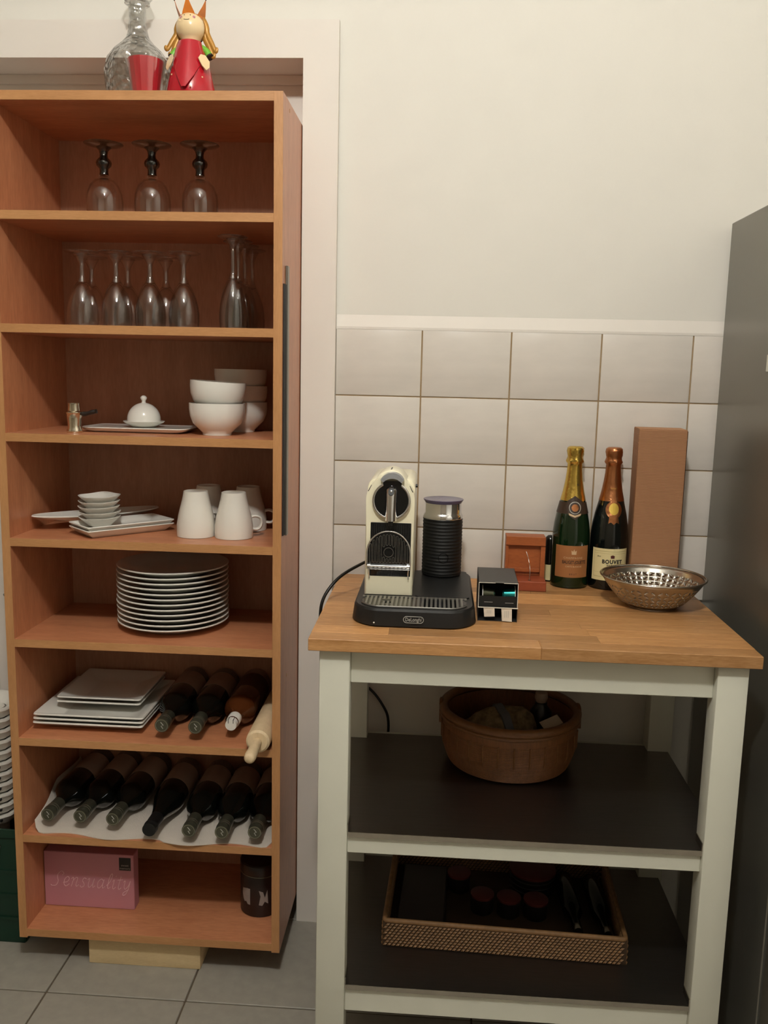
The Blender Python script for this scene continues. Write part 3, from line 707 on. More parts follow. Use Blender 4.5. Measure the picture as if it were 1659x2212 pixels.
def wine_bottle(name, label, loc, rz, glass='bottle', lab='wlabel', capm='cap', sloped=False, Lb=0.292, R=0.0368, cap_len=0.055, group=None, tilt=0.0):
    """bottle lying on its side; local axis z from base (z=0) to mouth, laid so that the mouth points to -y"""
    b = thing(name, label, 'bottle', loc, (PI / 2 + tilt, 0, rz), group)
    sh = 0.178 if not sloped else 0.150
    if sloped: prof = [(0, 0.004), (R * 0.9, 0), (R, 0.004), (R, sh), (R * 0.93, sh + 0.02), (R * 0.74, sh + 0.045), (R * 0.54, sh + 0.07), (R * 0.42, sh + 0.095), (0.0142, Lb - 0.02), (0.0150, Lb - 0.016), (0.0150, Lb - 0.004), (0.0135, Lb - 0.002), (0, Lb - 0.002)]
    else: prof = [(0, 0.004), (R * 0.9, 0), (R, 0.004), (R, sh), (R * 0.97, sh + 0.010), (R * 0.82, sh + 0.022), (R * 0.58, sh + 0.034), (R * 0.44, sh + 0.046), (0.0142, sh + 0.06), (0.0138, Lb - 0.002), (0, Lb - 0.002)]
    link('glass_body', lt(prof, 40), glass, b, smooth=45)
    link('label', band(R, -1.9, 1.9, 0.035, 0.120, 0.0003, 30), lab, b, smooth=60).rotation_euler = (0, 0, PI)
    if capm:
        cp = link('capsule', lt([(0.0143, Lb - cap_len), (0.0150, Lb - cap_len), (0.0150, Lb - 0.018), (0.0160, Lb - 0.016), (0.0160, Lb - 0.011), (0.0152, Lb - 0.009), (0.0152, Lb), (0, Lb)], 28), capm, b, smooth=35)
        if capm == 'cap':
            bm = lt([(0.0125, Lb), (0.0138, Lb), (0.0138, Lb + 0.0006), (0.0125, Lb + 0.0006), (0.0125, Lb)], 24)
            link('rim_ring', bm, 'capring', cp, smooth=40)
            bm = bmesh.new(); tube(bm, [(0.003, -0.007, Lb + 0.0003), (-0.001, -0.001, Lb + 0.0003), (0.004, 0.001, Lb + 0.0003), (-0.002, 0.008, Lb + 0.0003)], 0.0008, 6); link('emblem', bm, 'printgrey', cp)
            for zz in (Lb - 0.022, Lb - 0.0285):
                link('ridge', lt([(0.0150, zz), (0.0156, zz + 0.0012), (0.0150, zz + 0.0024)], 28), 'capring', cp, smooth=60)
            link('side_emblem', bx(-0.002, 0.002, -0.0157, -0.0149, Lb - 0.046, Lb - 0.039), 'printgrey', cp)
    return b
R0 = 0.0368
wine_bottle('wine_bottle', 'dark wine bottle lying beside the square plates on the sixth shelf', (-0.438, 0.062, z6 + R0 + 0.0005), 0.02)
wine_bottle('wine_bottle', 'dark wine bottle lying beside the amber bottle on the sixth shelf', (-0.3605, 0.062, z6 + R0 + 0.0005), 0.01)
ab = wine_bottle('liquor_bottle', 'amber liquor bottle with white pourer cap lying beside the rolling pin', (-0.283, 0.066, z6 + R0 + 0.0005), 0.0, glass='amber', lab='amberlabel', capm=None, Lb=0.265)
cp = link('pourer_cap', lt([(0.0135, 0.232), (0.0150, 0.233), (0.0150, 0.256), (0.0138, 0.258), (0.0138, 0.264), (0.0125, 0.276), (0, 0.276)], 24), 'white', ab, smooth=35)
for sx in (-1, 1): link('slit', bx(sx * 0.0055 - 0.0006, sx * 0.0055 + 0.0006, 0.004, 0.0128, 0.262, 0.2766), 'black', cp)
pin = thing('rolling_pin', 'pale wooden rolling pin lying by the right side panel and poking out', 'rolling pin', (-0.2125, 0.0, z6 + 0.0268), (PI / 2, 0, 0.004))
link('roller', lt([(0, 0.0), (0.022, 0.0), (0.0255, 0.003), (0.0262, 0.012), (0.0262, 0.255), (0.0255, 0.264), (0.021, 0.268), (0, 0.268)], 36), 'beechpin', pin, smooth=40)
link('handle', lt([(0, 0.266), (0.0092, 0.266), (0.0096, 0.285), (0.0118, 0.318), (0.0125, 0.338), (0.0115, 0.349), (0.007, 0.3535), (0, 0.354)], 24), 'beechpin', pin, smooth=50)
link('handle', lt([(0, 0.0), (0.0092, 0.0), (0.0105, -0.03), (0.0118, -0.045), (0.008, -0.055), (0, -0.056)], 24), 'beechpin', pin, smooth=50)

# ---------------- seventh shelf
z7 = SH[7] + 0.0003
bm = bmesh.new(); nx, ny = 48, 18; grid = []
for i in range(nx + 1):
    col = []
    for j in range(ny + 1):
        u = i / nx; w = j / ny
        x = -0.7475 + 0.008 + u * 0.5545
        yf = -0.232 - 0.007 * math.cos(u * 19) - 0.006 * (u > 0.55) - 0.010 * math.sin(u * PI)
        if u < 0.06: yf += 0.035 * (1 - u / 0.06) ** 2
        if u > 0.97: yf += 0.03 * ((u - 0.97) / 0.03) ** 2
        y = yf + w * (0.055 - yf)
        z = z7 + 0.0012
        if u < 0.055: z += 0.050 * ((0.055 - u) / 0.055) ** 1.6 * (0.25 + 0.75 * min(1, w * 2))
        x += 0.004 * math.sin(w * 9) * (1 - u) if u < 0.04 else 0
        col.append((x, y, z))
    grid.append(col)
top = [[bm.verts.new((x, y, z + 0.001)) for x, y, z in c_] for c_ in grid]
bot = [[bm.verts.new((x, y, z - 0.001)) for x, y, z in c_] for c_ in grid]
for i in range(nx):
    for j in range(ny):
        bm.faces.new((top[i][j], top[i + 1][j], top[i + 1][j + 1], top[i][j + 1])); bm.faces.new((bot[i][j + 1], bot[i + 1][j + 1], bot[i + 1][j], bot[i][j]))
for i in range(nx):
    bm.faces.new((top[i][0], bot[i][0], bot[i + 1][0], top[i + 1][0])); bm.faces.new((top[i][ny], top[i + 1][ny], bot[i + 1][ny], bot[i][ny]))
for j in range(ny):
    bm.faces.new((top[0][j], top[0][j + 1], bot[0][j + 1], bot[0][j])); bm.faces.new((top[nx][j], bot[nx][j], bot[nx][j + 1], top[nx][j + 1]))
tag(link('white_cloth', bm, 'cloth', smooth=60), 'white cloth liner under the row of wine bottles', 'cloth')
zb = z7 + 0.0024 + R0
bl = [(-0.684, 0.066, 0.055, False, 'dark wine bottle at the left end of the row on the white cloth'),
      (-0.612, 0.066, 0.045, False, 'dark wine bottle, second from the left side panel on the white cloth'),
      (-0.5355, 0.062, 0.045, False, 'dark wine bottle lying just left of the black-capped one'),
      (-0.4500, 0.035, 0.01, True, 'slope-shouldered dark bottle with plain black capsule in the row on cloth'),
      (-0.3650, 0.031, 0.005, False, 'dark wine bottle lying just right of the black-capped one'),
      (-0.2930, 0.031, 0.0, False, 'dark wine bottle, second from the right side panel on the white cloth'),
      (-0.2210, 0.038, 0.0, False, 'dark wine bottle against the right side panel on the white cloth')]
for i, (x, y, rz, sl, l) in enumerate(bl):
    wine_bottle('wine_bottle', l, (x, y, zb), -rz, capm='rubber' if sl else 'cap', sloped=sl, R=0.0355, Lb=0.300 if sl else 0.290, group='wine bottles on the white cloth')
    bpy.data.objects[-1] if False else None

# ---------------- bottom compartment
z8 = SH[8] + 0.0003
pb = thing('gift_box', 'pink cardboard box with pale script lettering in the bottom compartment', 'box', (-0.6385, -0.152, z8), (0, 0, 0.0))
link('carton', bx(-0.1085, 0.1085, 0.0, 0.032, 0.0, 0.139, bev=0.0012), 'pink', pb)
link('brand_square', bx(0.0735, 0.1015, -0.0004, 0.0002, 0.100, 0.132), 'printblack', pb)
link('brand_print', stand(text_bm('sweet\nmemory', 0.0075, 0.0002), 0.0875, -0.0005, 0.109), 'jarprint', pb)
# script lettering drawn as strokes
def glyph(ch):
    if ch == 'S': return [[(0.0, 0.1), (0.15, -0.02), (0.5, 0.05), (0.62, 0.45), (0.5, 0.8), (0.48, 1.15), (0.75, 1.45), (1.0, 1.25), (0.9, 1.05)]], 1.05
    if ch == 'e': return [[(0.0, 0.35), (0.35, 0.45), (0.5, 0.75), (0.32, 0.95), (0.1, 0.7), (0.1, 0.25), (0.32, 0.02), (0.6, 0.25)]], 0.66
    if ch == 'n': return [[(0.0, 0.75), (0.12, 0.92), (0.18, 0.7), (0.1, 0.02)], [(0.14, 0.5), (0.35, 0.88), (0.55, 0.85), (0.5, 0.3), (0.58, 0.04), (0.74, 0.22)]], 0.8
    if ch == 's': return [[(0.05, 0.15), (0.2, 0.0), (0.42, 0.15), (0.35, 0.42), (0.18, 0.65), (0.3, 0.92), (0.52, 0.82)]], 0.6
    if ch == 'u': return [[(0.0, 0.75), (0.14, 0.9), (0.12, 0.3), (0.25, 0.03), (0.48, 0.3), (0.58, 0.9)], [(0.58, 0.9), (0.54, 0.25), (0.62, 0.04), (0.78, 0.22)]], 0.84
    if ch == 'a': return [[(0.55, 0.75), (0.35, 0.93), (0.1, 0.65), (0.1, 0.2), (0.28, 0.02), (0.5, 0.3), (0.6, 0.9)], [(0.6, 0.9), (0.55, 0.25), (0.64, 0.04), (0.8, 0.22)]], 0.86
    if ch == 'l': return [[(0.0, 0.3), (0.25, 0.7), (0.38, 1.3), (0.28, 1.5), (0.15, 1.1), (0.12, 0.3), (0.22, 0.03), (0.38, 0.2)]], 0.45
    if ch == 'i': return [[(0.0, 0.75), (0.12, 0.9), (0.1, 0.25), (0.2, 0.03), (0.36, 0.22)], [(0.2, 1.25), (0.24, 1.32)]], 0.42
    if ch == 't': return [[(0.2, 1.3), (0.14, 0.3), (0.24, 0.03), (0.42, 0.2)], [(-0.05, 0.92), (0.42, 0.98)]], 0.48
    if ch == 'y': return [[(0.0, 0.75), (0.13, 0.9), (0.13, 0.35), (0.28, 0.08), (0.5, 0.4), (0.6, 0.9)], [(0.6, 0.9), (0.55, 0.1), (0.4, -0.45), (0.15, -0.5), (0.2, -0.25), (0.6, 0.05)]], 0.7
bm = bmesh.new(); xx = -0.094; S_ = 0.0262
for ch in 'Sensuality':
    st_, adv = glyph(ch)
    for s_ in st_:
        pth = smooth_path([(xx + (px + 0.22 * py) * S_, -0.0004, 0.052 + py * S_ + (xx + 0.1) * -0.01) for px, py in s_], 5)
        tube(bm, pth, 0.00085, 5)
    xx += (adv + 0.05) * S_
link('script_lettering', bm, 'pinkprint', pb)
jr = thing('storage_tin', 'dark cylindrical tin with pale printed figures beside the right side panel', 'tin', (-0.2355, -0.105, z8))
link('can', lt([(0, 0), (0.047, 0), (0.0492, 0.003), (0.0495, 0.10), (0.048, 0.104), (0.048, 0.106), (0, 0.106)], 44), 'jar', jr, smooth=40)
link('lid', lt([(0.0488, 0.102), (0.0496, 0.103), (0.0496, 0.126), (0.047, 0.129), (0, 0.130)], 44), 'darkjar', jr, smooth=40)
link('lid_band', lt([(0.0490, 0.1005), (0.0500, 0.101), (0.0500, 0.102), (0.0490, 0.1025)], 44), 'capring', jr, smooth=40)
for a, pts in ((-0.62, [(-0.012, 0.010), (-0.010, 0.022), (-0.006, 0.012), (0.0, 0.016), (0.004, 0.026), (0.013, 0.026), (0.013, -0.014), (0.006, -0.014), (0.002, -0.008), (-0.004, -0.010), (-0.008, -0.004), (-0.004, 0.004)]),
               (0.28, [(-0.010, -0.012), (-0.006, 0.010), (-0.010, 0.024), (0.0, 0.020), (0.004, 0.006), (0.010, 0.024), (0.012, -0.010), (0.004, -0.004), (-0.002, -0.014)])):
    bm = pz(pts, -0.0002, 0.0003, 'z'); bmesh.ops.triangulate(bm, faces=bm.faces[:])
    link('printed_figure', wrap(bm, 0.0496, a, 0.045), 'jarprint', jr)

# ---------------- left of the bookcase
gc = thing('green_crate', 'dark green plastic crate on the floor left of the bookcase', 'crate', (-0.9655, -0.165, 0.0))
CW = 0.1715; bm = bmesh.new(); box(bm, 0, CW, 0, 0.006, 0, 0.29, bev=0.002); box(bm, 0, CW, 0.204, 0.21, 0, 0.29, bev=0.002); box(bm, 0, 0.006, 0.006, 0.204, 0, 0.29); box(bm, CW - 0.006, CW, 0.006, 0.204, 0, 0.29); box(bm, 0.006, CW - 0.006, 0.006, 0.204, 0, 0.006)
link('walls', bm, 'greencrate', gc)
link('rim', bx(-0.002, CW + 0.003, -0.004, -0.0005, 0.27, 0.292, bev=0.001), 'greencrate', gc)
for z in (0.06, 0.12, 0.18): link('rib', bx(0.004, CW - 0.004, -0.003, -0.0003, z, z + 0.008), 'greencrate', gc)
link('handle_tag', pz([(0.112, 0.20), (0.116, 0.20), (0.123, 0.25), (0.121, 0.252)], -0.004, -0.0005, 'y'), 'steel', gc)
rk = thing('plastic_rack', 'stack of white plastic tiers standing in the green crate', 'rack', (-0.896, -0.078, 0.0066))
tier = None
for k in range(11):
    z = 0.275 + k * 0.0265
    if tier is None:
        bm = bmesh.new()
        lathe(bm, [(0.0305, 0.0), (0.050, 0.001), (0.061, 0.022), (0.060, 0.0265), (0.052, 0.026), (0.030, 0.006)], 20, sq=1.0)
        tier = link('tier', bm, 'white', rk, smooth=40, loc=(0, 0, z), rot=(0.05, 0.04, 0))
    else:
        o = tier.copy(); C.objects.link(o); o.location = (0, 0, z)
for k in range(11):
    link('peg_hole', bx(0.040, 0.044, -0.0615, -0.055, 0.287 + k * 0.0265, 0.2925 + k * 0.0265), 'black', rk)
link('post', lt([(0, 0), (0.028, 0), (0.029, 0.55), (0, 0.55)], 16), 'white', rk, smooth=40)
bm = tube(bmesh.new(), smooth_path([(-0.92, 0.06, 0.80), (-0.885, 0.05, 0.765), (-0.85, 0.03, 0.755), (-0.82, 0.045, 0.765), (-0.80, 0.07, 0.81), (-0.805, 0.09, 0.9), (-0.82, 0.096, 1.05)], 6), 0.007, 8)
tag(link('grey_hose', bm, 'greycable', smooth=60), 'grey hose hanging in the niche left of the bookcase', 'hose')

# ================================================================== FRIDGE
fr = thing('refrigerator', 'tall grey refrigerator seen from its side at the end of the cart', 'refrigerator', (0.772, 0, 0))
link('cabinet', bx(0, 0.60, -0.532, -0.012, 0.03, 1.7045, bev=0.002), 'fridge', fr)
link('gasket', bx(0.012, 0.588, -0.5415, -0.532, 0.06, 1.695), 'gasket', fr)
dr = link('door', bx(0.0, 0.60, -0.600, -0.5415, 0.05, 1.7045, bev=0.006, seg=3), 'fridge_door', fr, smooth=35)
link('handle', bx(0.03, 0.05, -0.63, -0.6, 0.7, 1.2, bev=0.004), 'steel', dr)
link('plinth', bx(0.02, 0.58, -0.50, -0.03, 0.0, 0.03), 'gasket', fr)
mg = tag(link('fridge_magnet', bx(0.7695, 0.7718, -0.335, -0.2965, 1.386, 1.418, bev=0.0008), 'white'), 'small white magnet stuck on the refrigerator side', 'magnet')

# ================================================================== CART
X0, X1, CF, CB, CT = -0.0654, 0.7246, -0.5376, -0.0186, 0.900
cart = thing('kitchen_cart', 'white kitchen cart with oak butcher-block top and two steel shelves', 'cart', (0, 0, 0))
TH = 0.0225
topp = link('worktop', bx(X0 + 0.002, X1 - 0.002, CF + 0.002, CB - 0.002, CT - TH + 0.0006, CT - 0.0015), 'oak', cart)
nrow = 12; dy = (CB - CF) / nrow
for r_ in range(nrow):
    xs = [X0]
    x = X0 + random.uniform(0.12, 0.40)
    while x < X1 - 0.10:
        xs.append(x); x += random.uniform(0.24, 0.50)
    xs.append(X1)
    if r_ == 0: xs = [X0, 0.345, X1]
    for a, b in zip(xs, xs[1:]):
        ya = CF + r_ * dy; yb_ = ya + dy
        g = 0.00018
        link('stave', bx(0, b - a - 2 * g, 0, dy - 2 * g, 0, TH, bev=0.0011 if r_ == 0 else 0.0003), 'oak', topp, loc=(a + g, ya + g, CT - TH))
legs = ((-0.0468, 0.0085, -0.5215, -0.4745), (0.6545, 0.7085, -0.5215, -0.4745), (-0.0468, 0.0085, -0.085, -0.038), (0.6545, 0.7085, -0.085, -0.038))
LZ = 0.085
for (a, b, c_, d) in legs:
    lg = link('leg', bx(a, b, c_, d, LZ, CT - TH, bev=0.0025, seg=2), 'cartwhite', cart, smooth=35)
    bm = bmesh.new(); cx, cy = (a + b) / 2, (c_ + d) / 2
    lathe(bm, [(0, -0.011), (0.022, -0.011), (0.030, -0.008), (0.032, 0), (0.030, 0.008), (0.022, 0.011), (0, 0.011)], 28)
    xform(bm, Matrix.Translation((cx, cy + 0.004, 0.032)) @ Matrix.Rotation(PI / 2, 4, 'Y'))
    wh = link('caster', bm, 'black', cart, smooth=40)
    bm = bmesh.new(); box(bm, cx - 0.016, cx - 0.0125, cy - 0.01, cy + 0.014, 0.025, LZ); box(bm, cx + 0.0125, cx + 0.016, cy - 0.01, cy + 0.014, 0.025, LZ); box(bm, cx - 0.016, cx + 0.016, cy - 0.014, cy + 0.016, LZ - 0.008, LZ)
    link('fork', bm, 'steel', wh)
def rail(name, x0, x1, y0, y1, z0, z1): return link(name, bx(x0, x1, y0, y1, z0, z1, bev=0.0015), 'cartwhite', cart)
IX0, IX1 = 0.0085, 0.6545
rail('front_apron', IX0, IX1, -0.5045, -0.4865, 0.810, CT - TH)
rail('back_apron', IX0, IX1, -0.060, -0.042, 0.810, CT - TH)
for xa in (-0.040, 0.684): rail('side_apron', xa, xa + 0.018, -0.4745, -0.085, 0.810, CT - TH)
for (zs, zr) in ((0.525, 0.043), (0.213, 0.058)):
    rail('front_rail', IX0, IX1, -0.5135, -0.4925, zs - zr, zs - 0.001)
    rail('back_rail', IX0, IX1, -0.063, -0.042, zs - zr, zs - 0.001)
    for xa in (-0.040, 0.684): rail('side_rail', xa, xa + 0.018, -0.4745, -0.085, zs - zr, zs - 0.001)
    poly = [(IX0 + 0.001, -0.519), (IX1 - 0.001, -0.519), (IX1 - 0.001, -0.472), (0.700, -0.472), (0.700, -0.0875), (IX1 - 0.001, -0.0875), (IX1 - 0.001, -0.058), (IX0 + 0.001, -0.058), (IX0 + 0.001, -0.0875), (-0.038, -0.0875), (-0.038, -0.472), (IX0 + 0.001, -0.472)]
    sh_ = link('steel_shelf', pz(poly, zs, zs + 0.0012, 'z'), 'steel_dark', cart)
    link('front_lip', bx(IX0 + 0.001, IX1 - 0.001, -0.5195, -0.5180, zs - 0.009, zs + 0.0014), 'steel', sh_)
    for xa in (IX0 + 0.0002, IX1 - 0.0018): link('corner_tab', bx(xa, xa + 0.0016, -0.519, -0.480, zs + 0.0012, zs + 0.016), 'steel', sh_)

# ---------------- coffee machine
cm = thing('coffee_machine', 'cream capsule coffee machine with chrome spout on black base', 'coffee machine', (0, 0, CT + 0.0003))
BX0, BX1, BY0, BY1, BH = -0.0005, 0.2365, -0.457, -0.100, 0.0340
def base_poly(s):
    p = rrect(BX0 + s, BX1 - s, BY0 + s, BY1 - s, [0.05 - s, 0.05 - s, 0.03, 0.03], 10)
    return [(x, y + (0.018 * ((x - 0.1175) / 0.119) ** 2 if y < -0.30 else 0)) for x, y in p]
bm = bmesh.new()
ring_plate(bm, [(base_poly(0.004), 0.0, None), (base_poly(0.0), 0.003, None), (base_poly(0.0035), BH - 0.004, None), (base_poly(0.0075), BH, None)])
link('base', bm, 'black', cm, smooth=35)
link('deck', pz(rrect(0.118, 0.2245, -0.352, -0.115, 0.01, 4), BH, BH + 0.0025, 'z'), 'black', cm)
# drip grille
gp = [(x, y) for x, y in base_poly(0.017) if y < -0.32]
gi = [(x, y) for x, y in base_poly(0.0205) if y < -0.32]
yb_ = -0.3560
bm = bmesh.new()
gp2 = [(min(x for x, y in gp), yb_)] + [q for q in sorted(gp, key=lambda t: t[0])] + [(max(x for x, y in gp), yb_)]
def front_y(x, s):
    pts_ = sorted([(px, py) for px, py in base_poly(s) if py < -0.33]);
    for (ax, ay), (bx_, by) in zip(pts_, pts_[1:]):
        if ax <= x <= bx_ and bx_ > ax: return ay + (by - ay) * (x - ax) / (bx_ - ax)
    return None
tray = link('drip_tray', pz([(0.016, yb_), (0.018, -0.395), (0.032, -0.418), (0.06, -0.430), (0.1175, -0.437), (0.175, -0.430), (0.203, -0.418), (0.217, -0.395), (0.219, yb_)], BH, BH + 0.0006, 'z'), 'blackgloss', cm)
bm = bmesh.new()
n = 24; xa, xb = 0.0185, 0.2165
for k in range(n + 1):
    x = xa + (xb - xa) * k / n
    fy = front_y(x, 0.020)
    if fy is None or fy > yb_ - 0.006: fy = yb_ - 0.010
    box(bm, x - 0.0021, x + 0.0021, fy, yb_, BH + 0.0006, BH + 0.0028)
rim = [(x, front_y(x, 0.017), BH + 0.0016) for x in [xa + (xb - xa) * k / 40 for k in range(41)] if front_y(x, 0.017) is not None]
tube(bm, rim, 0.0017, 6)
box(bm, xa, xb, yb_ - 0.0015, yb_ + 0.001, BH + 0.0006, BH + 0.0024)
link('drip_grille', bm, 'grey', cm)
link('drain_hole', lt([(0, 0.0006), (0.009, 0.0006), (0.009, 0)], 24, sy=0.6), 'blackgloss', cm, loc=(0.064, -0.388, BH + 0.0028))
# column
FX0, FX1 = 0.0175, 0.1120; FXc = (FX0 + FX1) / 2; FW = (FX1 - FX0) / 2
FYf, FYb = -0.345, -0.125
zc = 0.224
arch = [(FX0, BH + 0.0005), (FX1, BH + 0.0005), (FX1, zc)] + [(FXc + FW * math.cos(a), zc + 0.048 * math.sin(a)) for a in [PI * k / 20 for k in range(1, 20)]] + [(FX0, zc)]
fp = link('front_panel', pz(arch, FYf, FYf + 0.030, 'y', bev=0.004), 'cream', cm, smooth=40)
link('body', pz(rrect(FX0 + 0.001, FX1 - 0.001, BH + 0.0005, 0.262, [0.002, 0.002, 0.016, 0.016], 6), FYf + 0.0301, FYb, 'y', bev=0.003), 'cream', cm, smooth=40)
capa = [(FXc + 0.036 * math.cos(a), 0.238 + 0.0445 * math.sin(a)) for a in [0.25 + (PI - 0.5) * k / 16 for k in range(17)]]
link('head_cover', pz(capa, FYf + 0.002, FYf + 0.085, 'y', bev=0.005), 'cream', cm, smooth=40)
link('slot', bx(FXc - 0.0012, FXc + 0.0012, FYf + 0.012, FYf + 0.050, 0.2818, 0.2830), 'black', cm)
for sx in (-1, 1):
    link('seam', pz([(FXc + sx * 0.0365, 0.253), (FXc + sx * 0.0375, 0.253), (FXc + sx * 0.0440, 0.2405), (FXc + sx * 0.0425, 0.2405)], FYf - 0.0006, FYf + 0.01, 'y'), 'black', cm)
LX = 0.0685
lev = [(LX + 0.0245 * math.cos(a), 0.256 + 0.0235 * math.sin(a)) for a in [0.42 + (PI - 0.84) * k / 14 for k in range(15)]] + [(LX + 0.0205 * math.cos(a), 0.251 + 0.0175 * math.sin(a)) for a in [PI - 0.5 - (PI - 1.0) * k / 14 for k in range(15)]]
link('lever', pz(lev, FYf - 0.022, FYf + 0.004, 'y', bev=0.002), 'levergrey', cm, smooth=40)
link('lever_gap', pz([(LX - 0.0165, 0.250), (LX + 0.0165, 0.250), (LX + 0.019, 0.262), (LX - 0.019, 0.262)], FYf - 0.010, FYf + 0.004, 'y'), 'blackgloss', cm)
cz = 0.2240; DX = 0.0672
def disc(r0, r1, y0, y1):
    bm = lt([(r0, 0), (r1, 0), (r1, y1 - y0), (r0, y1 - y0), (r0, 0)] if r0 > 0 else [(0, 0), (r1, 0), (r1, y1 - y0), (0, y1 - y0)], 48)
    return xform(bm, Matrix.Translation((DX, y0, cz)) @ Matrix.Rotation(-PI / 2, 4, 'X'))
link('dial', disc(0, 0.0330, FYf - 0.008, FYf + 0.002), 'blackgloss', cm, smooth=40)
bm = bmesh.new(); tube(bm, [(DX + 0.0348 * math.cos(2 * PI * k / 48), FYf - 0.007, cz + 0.0348 * math.sin(2 * PI * k / 48)) for k in range(48)], 0.0026, 8, closed=True)
link('dial_ring', bm, 'chrome', cm, smooth=60)
bm = bmesh.new(); rows = []
zs_ = [cz - 0.0375 + 0.068 * k / 24 for k in range(25)]
for z_ in zs_:
    t_ = max(0.0, (z_ - (cz + 0.0175)) / 0.013); k_ = math.sqrt(max(0.0, 1 - t_ * t_)) if t_ > 0 else 1.0
    w_ = 0.0120 * max(0.04, k_); d_ = 0.021 * (0.75 + 0.25 * min(1, (cz + 0.03 - z_) / 0.05)) * max(0.15, k_)
    rows.append([bm.verts.new((DX + w_ * math.cos(PI + PI * q / 16), FYf - 0.007 + d_ * math.sin(PI + PI * q / 16), z_)) for q in range(17)])
for A, B in zip(rows, rows[1:]):
    for q in range(16): bm.faces.new((A[q], A[q + 1], B[q + 1], B[q]))
    bm.faces.new((A[16], A[0], B[0], B[16]))
bm.faces.new(rows[0]); bm.faces.new(rows[-1][::-1])
spout = link('spout', bm, 'chrome', cm, smooth=60)
link('spout_opening', lt([(0, 0.0010), (0.0050, 0.0010), (0.0056, 0)], 20, sy=1.4), 'black', spout, loc=(DX, FYf - 0.0225, cz + 0.0190), rot=(PI / 2 - 0.35, 0, 0))
link('nozzle', lt([(0, 0), (0.0045, 0), (0.005, 0.010), (0, 0.010)], 20), 'black', cm, smooth=40, loc=(DX, FYf - 0.016, cz - 0.0470))
link('side_button', lt([(0, 0), (0.0035, 0), (0.0035, 0.004), (0, 0.004)], 14), 'black', cm, loc=(FX1 - 0.001, -0.26, 0.243), rot=(0, PI / 2, 0))
# cup niche and folded cup support
nich = link('niche', bx(FX0 + 0.0095, FX1 - 0.0048, FYf - 0.0012, FYf + 0.006, 0.0727, 0.180, bev=0.002, seg=2), 'blackgloss', cm, smooth=35)
for k in range(17):
    x = FX0 + 0.0125 + k * 0.0044
    link('niche_groove', bx(x, x + 0.0012, FYf - 0.0019, FYf - 0.0012, 0.143, 0.176), 'black', nich)
sxc = 0.0640; sw = 0.0421
supp = [(sxc - sw, 0.096), (sxc + sw, 0.096), (sxc + sw, 0.121)] + [(sxc + sw * math.cos(a), 0.121 + 0.043 * math.sin(a)) for a in [PI * k / 18 for k in range(1, 18)]] + [(sxc - sw, 0.121)]
cs = link('cup_support', pz(supp, FYf - 0.0085, FYf - 0.0045, 'y', bev=0.001), 'blackgloss', cm, smooth=40)
bm = bmesh.new(); tube(bm, [(x, FYf - 0.0075, z) for x, z in supp[1:] + supp[:1]], 0.0016, 8)
link('support_rim', bm, 'chrome', cs, smooth=60)
bm = bmesh.new()
for k in range(-6, 7):
    if k == 0: continue
    for side in (0,):
        x = sxc + (abs(k) - 0.5) * 0.0064 * (1 if k > 0 else -1)
        dxn = (x - sxc) / sw
        ztop = 0.121 + 0.043 * math.sqrt(max(0.02, 1 - dxn * dxn)) - 0.006
        segs = [(0.102, ztop)] if abs(k) > 2 else [(0.102, 0.110 if abs(k) == 1 else 0.113), (0.136 if abs(k) == 1 else 0.133, ztop)]
        for (za, zb_) in segs:
            o_ = rrect(x - 0.0019, x + 0.0019, za, zb_, 0.0018, 3)
            tube(bm, [(px, FYf - 0.0087, pz_) for px, pz_ in o_], 0.00035, 4, closed=True)
tube(bm, [(sxc + 0.0092 * math.cos(2 * PI * k / 28), FYf - 0.0087, 0.1225 + 0.0092 * math.sin(2 * PI * k / 28)) for k in range(28)], 0.0005, 4, closed=True)
link('support_slots', bm, 'grey', cs)
bm = bmesh.new(); tube(bm, [(FX0 + 0.006, FYf - 0.010, 0.0945), (FX1 - 0.006, FYf - 0.010, 0.0945)], 0.0034, 10)
tube(bm, [(FX0 + 0.006, FYf - 0.009, 0.0890), (FX1 - 0.006, FYf - 0.009, 0.0890)], 0.0014, 8)
for xq in (FX0 + 0.009, FX1 - 0.009):
    tube(bm, [(xq - 0.003, FYf - 0.010, 0.0945), (xq + 0.003, FYf - 0.010, 0.0945)], 0.0052, 10)
    tube(bm, [(xq, FYf - 0.006, 0.093), (xq, FYf - 0.0045, 0.073), (xq, FYf - 0.004, 0.0690)], 0.0013, 6)
link('hinge_bar', bm, 'chrome', cm, smooth=60)
# logo
lx, lz = 0.1185, 0.0175
ly = lambda x: BY0 + 0.018 * ((x - 0.1175) / 0.119) ** 2 + 0.0006
pill = rrect(lx - 0.0185, lx + 0.0185, lz - 0.0058, lz + 0.0058, 0.0057, 6)
bm = bmesh.new(); tube(bm, [(x, BY0 + 0.0008 + (z / BH) * 0.0035, z) for x, z in pill], 0.0006, 5, closed=True); link('logo_outline', bm, 'printgrey', cm)
bm = text_bm("De'Longhi".replace("'", ''), 0.0098, 0.0004, xs=0.80); stand(bm, lx, BY0 + 0.0015, lz + 0.0003)
for v in bm.verts: v.co.y += (v.co.z - lz) / BH * 0.0035
link('logo_lettering', bm, 'printgrey', cm)
link('led', lt([(0, 0.0008), (0.0014, 0.0006), (0.0016, 0)], 10), 'white', cm, loc=(0.045, BY0 + 0.0066, 0.0085), rot=(PI / 2, 0, 0))
